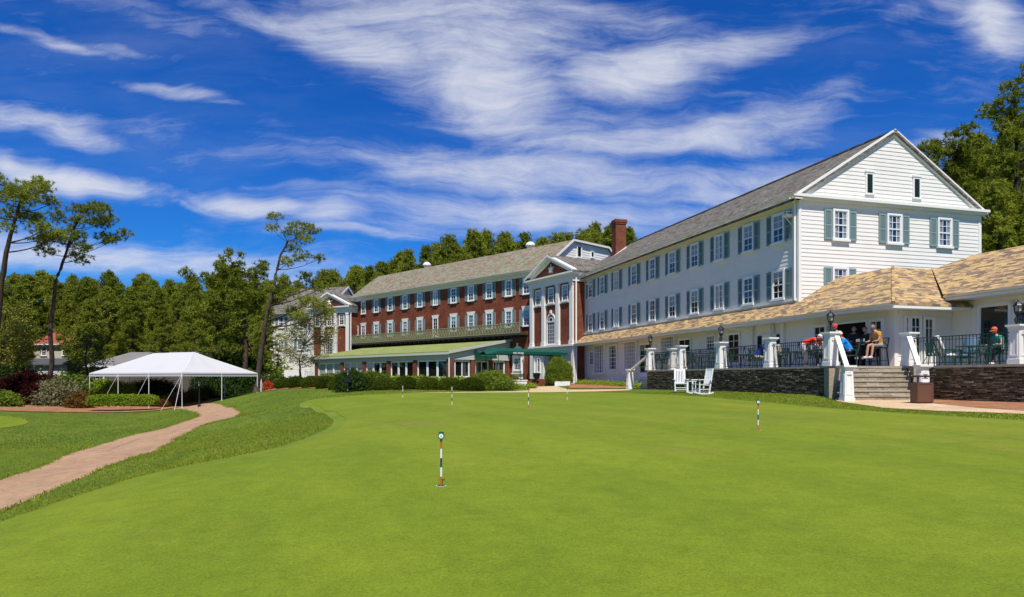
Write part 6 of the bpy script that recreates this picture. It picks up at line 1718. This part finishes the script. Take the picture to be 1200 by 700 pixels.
# grass blades on the rough, thickest near the camera and along its edges
def scatter(n, test, x0, x1, y0, y1, near=1.0):
    out = []
    while len(out) < n:
        xs = rng.uniform(x0, x1, n*2); ys = y0+(y1-y0)*rng.uniform(0, 1, n*2)**near
        k = test(xs, ys); out += list(zip(xs[k], ys[k]))
    return np.array(out[:n])
def on_rough(xs, ys):
    k = ~inside(xs, ys, fr_poly) & ~inside(xs, ys, path_poly)
    u = xs/np.maximum(ys, .1); return k & (u > -.85) & (u < .8) & ~inside(xs, ys, walk) & ~inside(xs, ys, mul) & ~inside(xs, ys, m2)
A1 = scatter(60000, on_rough, -22, -2.5, 6, 24, 1.3); A2 = scatter(30000, on_rough, 5, 15.5, 12, 33, 1.0); A3 = scatter(24000, on_rough, -32, -3, 22, 48, 1.0)
pe = np.array(path_poly); ti = rng.integers(0, len(pe), 9000); tt_ = rng.uniform(0, 1, (9000, 1)); A4 = pe[ti]*(1-tt_)+pe[(ti+1) % len(pe)]*tt_ + rng.normal(size=(9000, 2))*.07
A4 = A4[(A4[:, 1] > 7) & (A4[:, 1] < 50)]
A = np.concatenate([A1, A2, A3, A4]); Z = Tn(A[:, 0], A[:, 1]); n = len(A)
hgt = np.concatenate([rng.uniform(.015, .04, len(A1)), rng.uniform(.02, .045, len(A2)), rng.uniform(.03, .055, len(A3)), rng.uniform(.03, .07, len(A4))]); wd = np.concatenate([np.full(len(A1), .012), np.full(len(A2), .022), np.full(len(A3), .035), np.full(len(A4), .03)])
C_ = np.stack([A[:, 0], A[:, 1], Z], 1); an = rng.uniform(0, 6.28, n); sd_ = np.stack([np.cos(an), np.sin(an), np.zeros(n)], 1)*wd[:, None]*.5
tip = C_+np.stack([rng.normal(size=n)*.018, rng.normal(size=n)*.018, hgt], 1)
me = tri_mesh('grass', np.stack([C_-sd_, C_+sd_, tip], 1), M['grass_blade']); o = bpy.data.objects.new('grass', me); COL.objects.link(o)
tag(o, 'longer mown grass round the putting green', 'grass', kind='stuff')
# pine straw and small litter on the mulch by the terrace wall
# ================================================================== TENT, AWNING, FAR HOUSES, SMALL THINGS
tc_ = Vector((-27.8, 55.95, 0)); tl = Vector((-.866, .5, 0)); tw = Vector((.5, .866, 0))
gzt = -2.0
tent = tag(empty('event_tent', (tc_.x, tc_.y, T(tc_.x, tc_.y))), 'large white frame tent with a peaked roof beside the cart path', 'tent')
def TP(a, b_, z): p = tc_+tl*a+tw*b_; return (p.x, p.y, z)
ez, rzt = .40, 2.07; hl_, hw_ = 6.1, 3.35; rl_ = 2.75
def droop_panel(b, p0, p1, q1, q0, n=10, m=8, sag=.10):
    """tensioned cloth panel between eave p0-p1 and ridge q0-q1"""
    p0, p1, q0, q1 = map(Vector, (p0, p1, q0, q1)); G_ = []
    for j in range(m+1):
        t = j/m; a = p0.lerp(q0, t); c = p1.lerp(q1, t)
        for i in range(n+1):
            s_ = i/n; v = a.lerp(c, s_); v.z -= sag*math.sin(math.pi*t)*(.6+.4*math.sin(math.pi*s_)) + .02*math.sin(s_*n*1.7)*math.sin(math.pi*t); G_.append(tuple(v))
    b.add(G_, [(j*(n+1)+i, j*(n+1)+i+1, (j+1)*(n+1)+i+1, (j+1)*(n+1)+i) for j in range(m) for i in range(n)])
b = MB()
A1_, A2_, A3_, A4_ = TP(-hl_, -hw_, ez), TP(hl_, -hw_, ez), TP(hl_, hw_, ez), TP(-hl_, hw_, ez); R1, R2 = TP(-rl_, 0, rzt), TP(rl_, 0, rzt)
droop_panel(b, A1_, A2_, R2, R1); droop_panel(b, A2_, A3_, R2, R2); droop_panel(b, A3_, A4_, R1, R2); droop_panel(b, A4_, A1_, R1, R1)
b.build('canopy', M['canvas'], tent, smooth=True)
b = MB()
for p, q in ((A1_, A2_), (A2_, A3_), (A3_, A4_), (A4_, A1_)):
    p = Vector(p); q = Vector(q); n = int((q-p).length/.25)
    for i in range(n):
        a = p.lerp(q, i/n); c = p.lerp(q, (i+1)/n)
        for k in range(3):
            t0, t1 = k/3, (k+1)/3; e0 = a.lerp(c, t0); e1 = a.lerp(c, t1); d0 = .26+.05*math.sin(math.pi*t0); d1 = .26+.05*math.sin(math.pi*t1)
            b.quad(e0, e1, (e1.x, e1.y, e1.z-d1), (e0.x, e0.y, e0.z-d0))
b.build('valance', M['canvas'], tent)
poles = [(-hl_, -hw_), (-hl_/3, -hw_), (hl_/3, -hw_), (hl_, -hw_), (hl_, 0), (hl_, hw_), (hl_/3, hw_), (-hl_/3, hw_), (-hl_, hw_), (-hl_, 0)]
PMt = mat('white_pole_paint', (.7, .7, .68), .4, .4)
for a, b_ in poles:
    p = TP(a, b_, ez-.02); g0 = T(p[0], p[1]); b = MB(); b.tube([(p[0], p[1], g0), p], .028, 8); b.tube([(p[0], p[1], g0), (p[0], p[1], g0+.02)], .1, 8); b.build('pole', PMt, tent)
for a, b_, da, db in ((-hl_, -hw_, -.9, -1.2), (-hl_/3, -hw_, 0, -1.5), (hl_/3, -hw_, 0, -1.5), (hl_, -hw_, 1.0, -1.1), (-hl_, -hw_, .1, -1.6)):
    p = TP(a, b_, ez-.1); q = TP(a+da, b_+db, 0); q = (q[0], q[1], T(q[0], q[1])); b = MB(); b.bar(p, q, .022, .01); b.build('guy_strap', PMt, tent)
b = MB()
for p, q in ((A1_, A2_), (A2_, A3_), (A3_, A4_), (A4_, A1_), (R1, R2), (A1_, R1), (A4_, R1), (A2_, R2), (A3_, R2)): b.bar(up(p, -.06), up(q, -.08), .05)
b.build('roof_frame', PMt, tent)
# furniture under the tent
for i, (px, Y, nm) in enumerate(((221,57,'near the corner pole'),(216,60,'at the back'))):
    x, y = AT(px, Y); gz = T(x, y); t = tag(empty('folding_table', (x, y, gz)), 'small tan folding table under the tent %s' % nm, 'table', 'tables under the tent')
    b = MB(); b.box(x-.75, x+.75, y-.38, y+.38, gz+.72, gz+.76); b.build('tabletop', mat('tan_laminate', (.5, .38, .25), .6), t)
    for sx in (-1, 1):
        for sy in (-1, 1): b = MB(); b.bar((x+sx*.65, y+sy*.3, gz), (x+sx*.65, y+sy*.3, gz+.72), .035); b.build('leg', M['dark_iron'], t)
for i, (px, Y) in enumerate(((210, 57.5), (228, 58.5))):
    x, y = AT(px, Y); c = copy_fast(CHAIR); c.location = (x, y, T(x, y)); c.rotation_euler = (0, 0, 1.2+i*2.3); tag(c, 'green chair under the tent, %s of the tan table' % ('left', 'right')[i], 'chair', 'green chairs under the tent')
for i, (px, Y) in enumerate(((304, 56.2),)):
    x, y = AT(px, Y); gz = T(x, y); t = tag(empty('stepladder', (x, y, gz)), 'small white stepladder leaning open beside the orange bush', 'stepladder')
    b = MB()
    for sx in (-.22, .22): b.bar((x+sx, y-.25, gz), (x+sx*.6, y, gz+1.15), .05); 
    for k in range(4): z = .22+.25*k; f = 1-z/1.15*.4; b.bar((x-.22*f, y-.25*(1-z/1.15), gz+z), (x+.22*f, y-.25*(1-z/1.15), gz+z), .05, .02)
    b.build('front_frame', M['white_paint'], t); b = MB()
    for sx in (-.22, .22): b.bar((x+sx, y+.3, gz), (x+sx*.6, y+.02, gz+1.15), .04)
    b.bar((x-.2, y+.15, gz+.5), (x+.2, y+.15, gz+.5), .03); b.build('rear_frame', M['white_paint'], t)
# entrance awning
e3 = Vector((-.866, -.5, 0)); s3 = Vector((-.5, .866, 0)); a0 = Vector((4.3, 60.9, 0))
aw = tag(empty('entrance_awning', (1.3, 59, -.4)), 'long dark green canvas awning with white lettering over the entrance walk', 'awning')
def AW(l, w_, z): p = a0+e3*l+s3*w_; return (p.x, p.y, z)
b = MB(); n = 14; LA = 7.0; wv = 1.15
sec = [(-wv, 1.98), (-wv, 2.22), (-wv*.55, 2.44), (0, 2.54), (wv*.55, 2.44), (wv, 2.22), (wv, 1.98)]
pts = []
for i in range(n+1):
    l = LA*i/n
    for w_, z in sec: pts.append(AW(l, w_, z-.03*math.sin(math.pi*((i*3) % n)/n)*(z > 2.1)))
b.add(pts, [(i*7+k, i*7+k+1, (i+1)*7+k+1, (i+1)*7+k) for i in range(n) for k in range(6)])
# rounded near end
ep = AW(LA+.8, 0, 2.15)
for k in range(6): b.add([AW(LA, *sec[k]), AW(LA, *sec[k+1]), AW(LA+.8, sec[k+1][0]*.55, max(1.95, sec[k+1][1]-.3)), AW(LA+.8, sec[k][0]*.55, max(1.95, sec[k][1]-.3))], [(0, 1, 2, 3)])
b.build('canvas', M['green_canvas'], aw)
for l in (.3, LA*.5, LA-.1):
    for w_ in (-wv+.05, wv-.05):
        p = AW(l, w_, 2.0); b = MB(); b.tube([(p[0], p[1], T(p[0], p[1])), p], .03, 8); b.build('pole', M['green_metal'], aw)
b = MB(); 
for w_ in (-wv+.03, wv-.03): b.bar(AW(0, w_, 2.2), AW(LA, w_, 2.2), .04)
b.build('awning_frame', M['dark_iron'], aw)
cu = bpy.data.curves.new('awning_lettering', 'FONT'); cu.body = 'MID PINES'; cu.size = .23; cu.extrude = .004; cu.align_x = 'CENTER'
to_ = bpy.data.objects.new('lettering', cu); COL.objects.link(to_)
dg = bpy.context.evaluated_depsgraph_get(); me = bpy.data.meshes.new_from_object(to_.evaluated_get(dg)); bpy.data.objects.remove(to_)
me.materials.clear(); me.materials.append(M['white_letters'])
# the side facing the lawn has outward direction -s3
lx = -e3; ly = Vector((0, 0, 1)); lz = lx.cross(ly)
c = Vector(AW(5.0, wv*-1.0-.012, 2.0)); c = Vector(AW(5.0, -wv, 2.0)) - s3*.012
lo = bpy.data.objects.new('lettering', me); COL.objects.link(lo); lo.parent = aw
Mx = Matrix((( lx.x, ly.x, lz.x, c.x-1.3), (lx.y, ly.y, lz.y, c.y-59), (lx.z, ly.z, lz.z, c.z+.4), (0, 0, 0, 1)))
lo.matrix_local = Mx
# smaller awning behind
p = AT(563.5, 63.2); b = MB(); ww_ = 1.0
sm = [PF.d*0]
def EPp(s, o, z): return EP(s, o, z)
b = MB(); k0, k1_ = -5.2, -3.1
arc = [(0, 2.72), (.35, 2.66), (.75, 2.45), (1.0, 2.12), (1.0, 1.9)]
for i in range(4): b.quad(EP(k0, arc[i][0], arc[i][1]-.0), EP(k1_, arc[i][0], arc[i][1]), EP(k1_, arc[i+1][0], arc[i+1][1]), EP(k0, arc[i+1][0], arc[i+1][1]))
for k in (k0, k1_): b.add([EP(k, o_, z) for o_, z in arc]+[EP(k, 0, 1.9)], [tuple(range(6))])
sa = tag(b.build('door_awning', M['green_canvas']), 'small rounded dark green awning over the porch side window', 'awning')
# entrance steps, planter walls, pots
es = tag(empty('entrance_steps', (2.6, 58.5, -.7)), 'flight of red brick steps leading up to the entrance', 'steps')
b = MB()
FS = Frame((4.6, 59.2), az=-60)     # s leftwards-away; o towards the lawn
def STP(x, y, z): return (2.0+x*.985+y*.17, 59.6+x*.17-y*.985, z)
for k in range(4): b.box(-.9, 2.9, .0+.42*k, .42*(k+1), -1.0, -.22-.13*k, STP)
b.box(-.9, 2.9, -2.5, .0, -1.0, -.10, STP)
b.build('steps', M['brick'], es)
pw_ = tag(empty('planter_wall', (-.5, 55.8, -.7)), 'low white planter wall left of the brick entrance steps', 'planter')
b = MB(); qa = AT(580.5, 54.5); qb = AT(617, 55.2); gz = -.9
b.bar((qa[0], qa[1], -.62), (qb[0], qb[1], -.62), .3, .76); b.bar((qa[0]-.03, qa[1], -.2), (qb[0]+.03, qb[1], -.2), .38, .08); b.bar((qa[0]+.1, qa[1], -.6), (qa[0]+.6, qa[1]+3, -.6), .25, .7); b.build('wall', M['trim'], pw_)
pw2 = tag(empty('planter_wall', (4.7, 58, -.7)), 'short white planter wall below the big round bush', 'planter'); qa = AT(650, 56.2); qb = AT(668, 56.2)
b = MB(); b.bar((qa[0], qa[1], -.6), (qb[0], qb[1], -.6), .25, .62); b.build('wall', M['trim'], pw2)
def pot(p, label, r=.3, h=.5, plant='bronze_leaf'):
    t = tag(empty('plant_pot', p), label, 'plant pot'); b = MB(); b.lathe(p, [(r*.65, 0), (r, h*.85), (r*1.08, h*.86), (r*1.08, h), (r*.9, h), (r*.85, h*.9)], 14); b.build('pot', M['dark_iron'], t)
    if plant: me = shrub_mesh('plant', r*1.0, r*1.0, r*.8, plant, int(p[0]*10) % 97, .06, 500, .3, fluff=.05); link('plant', me, t, (0, 0, h*.9))
x, y = AT(628.7, 58.6); pot((x, y, -.10), 'black tapered pot at the top of the brick steps', .30, .52, None)
x, y = AT(590, 57); pot((x, y, -.62), 'pot of orange flowers behind the planter wall', .3, .45, 'bronze_leaf')
x, y = AT(603, 57); pot((x, y, -.62), 'pot of yellow green plants behind the planter wall', .3, .45, 'yellow_leaf')
# white board fences by the far left wing
def board_fence(pa, Ya, pb, Yb, h, label):
    xa, ya = AT(pa, Ya); xb, yb = AT(pb, Yb); ga = T(xa, ya); t = tag(empty('board_fence', (xa, ya, ga)), label, 'fence')
    n = int(math.hypot(xb-xa, yb-ya)/.16); b = MB()
    for i in range(n):
        f0 = i/n; f1 = (i+.94)/n; b.bar((xa+(xb-xa)*(f0+f1)/2, ya+(yb-ya)*(f0+f1)/2, ga-.2), (xa+(xb-xa)*(f0+f1)/2, ya+(yb-ya)*(f0+f1)/2, ga+h+.02*math.sin(i*1.7)), .15, .02, up=(1, 0, 0) if False else (0, 1, 0))
    b.build('boards', M['trim'], t); b = MB()
    for z in (.3, h-.3): b.bar((xa, ya+.04, ga+z), (xb, yb+.04, ga+z), .04, .09)
    b.build('rail', M['trim'], t)
board_fence(333, 66, 366, 66, 1.9, 'white board fence below the dogwood tree'); board_fence(307, 72, 316, 72, 2.0, 'short white board fence beside the pine trunks')
# low clubhouse behind the tent
def house(name, label, P, az, L, D, z0, ze, zr, wall, roof, wins, hip=0, porch=False):
    F = Frame(P, az=az); root = tag(empty(name, (P[0], P[1], z0)), label, 'house')
    b = MB(); clap(b, F, z0, ze, lambda z: (0, L)); b.box(0, L, -D, -.01, z0, ze, F); 
    s_ = Frame(F(0, 0, 0)[:2], n=(-F.d.x, -F.d.y)); clap(b, s_, z0, ze, lambda z: (-D, 0))
    if not hip: b.add([F(0, 0, ze), F(0, -D/2, zr), F(0, -D, ze)], [(0, 1, 2)]); b.add([F(L, 0, ze), F(L, -D/2, zr), F(L, -D, ze)], [(2, 1, 0)])
    b.build('wall', wall, root)
    b = MB(); o_ = .5
    slab(b, [F(-o_, o_, ze-.2), F(hip-.0, -D/2, zr), F(L-hip, -D/2, zr), F(L+o_, o_, ze-.2)], .12); slab(b, [F(hip, -D/2, zr+.004), F(-o_, -D-o_, ze-.2), F(L+o_, -D-o_, ze-.2), F(L-hip, -D/2, zr+.004)], .12)
    if hip: slab(b, [F(-o_, o_, ze-.204), F(-o_, -D-o_, ze-.204), F(hip, -D/2, zr-.004)], .1); slab(b, [F(L+o_, -D-o_, ze-.204), F(L+o_, o_, ze-.204), F(L-hip, -D/2, zr-.004)], .1)
    b.build('roof', roof, root)
    for (fr_, s, z, w_, h_) in wins: window(root, F if fr_ == 'f' else s_, s, z, w_, h_, 2, 4, 'sash', curtain=-1)
    b = MB(); b.box(-o_, L+o_, o_-.02, o_+.04, ze-.38, ze-.22, F); b.build('fascia', M['trim'], root)
    return F, root
cream = mat('cream_siding', (.50, .45, .36), .7); whitew = mat('far_white_siding', (.62, .61, .57), .7)
plain_grey = mat('plain_grey_roof', (.19, .185, .175), .85, fn=weathered(.5, .6, (.7, .7, .7)))
xa, ya = AT(238, 74); house('low_building', 'low building with a long grey roof behind the white tent', (xa, ya), -88, 12.6, 8, -2.1, 1.55, 2.95, mat('painted_shade_wall', (.10, .08, .06), .8), plain_grey, [('f', 11.4, -.9, 1.0, 1.7)], hip=2.2)  # wall colour kept dark to stand in for shade below the roof
xa, ya = AT(86, 104); F_, h2 = house('cottage', 'cream cottage with a rusty red roof among the trees on the far left', (xa, ya), -84, 6.6, 6, -2.2, 5.4, 7.6, cream, M['red_roof'], [('f', 1.4, 3.4, .9, 1.6), ('f', 4.8, 3.4, .9, 1.4)], hip=2.2)
b = MB(); slab(b, [F_(-.6, 2.2, 2.0), F_(-.6, .05, 3.0), F_(7.2, .05, 3.0), F_(7.2, 2.2, 2.0)], .1); b.build('lower_roof', mat('dark_slate_roof', (.06, .065, .075), .8), h2)
b = MB(); b.box(-.3, 6.9, 1.6, 1.7, -2.2, 1.95, F_); b.build('lower_wall', whitew, h2)
# small white lettering plate look alike pieces are left out; hose reel at the downpipe
x, y, _ = W(LW-.1, .35, 0); b = MB()
for k in range(4): b.tube([(x+.0+.16*math.cos(t*.785+k), y, .35+k*.02+.2*math.sin(t*.785)) for t in range(9)], .018, 5)
b.bar((x, y+.1, .1), (x, y, .5), .06); tag(b.build('garden_hose', M['dark_iron']), 'coiled dark garden hose on the wall below the left end of the tan roof', 'hose')
# a separate small green at the far left of the lawn
sg = smooth_poly([G(*p)[:2] for p in ((-60,492),(-20,488),(8,488.3),(26,491),(33,495),(24,499),(-10,503),(-60,504))], 5)
sheet('putting_green', sg, M['green'], .018)
# worn sandy seam crossing the rough
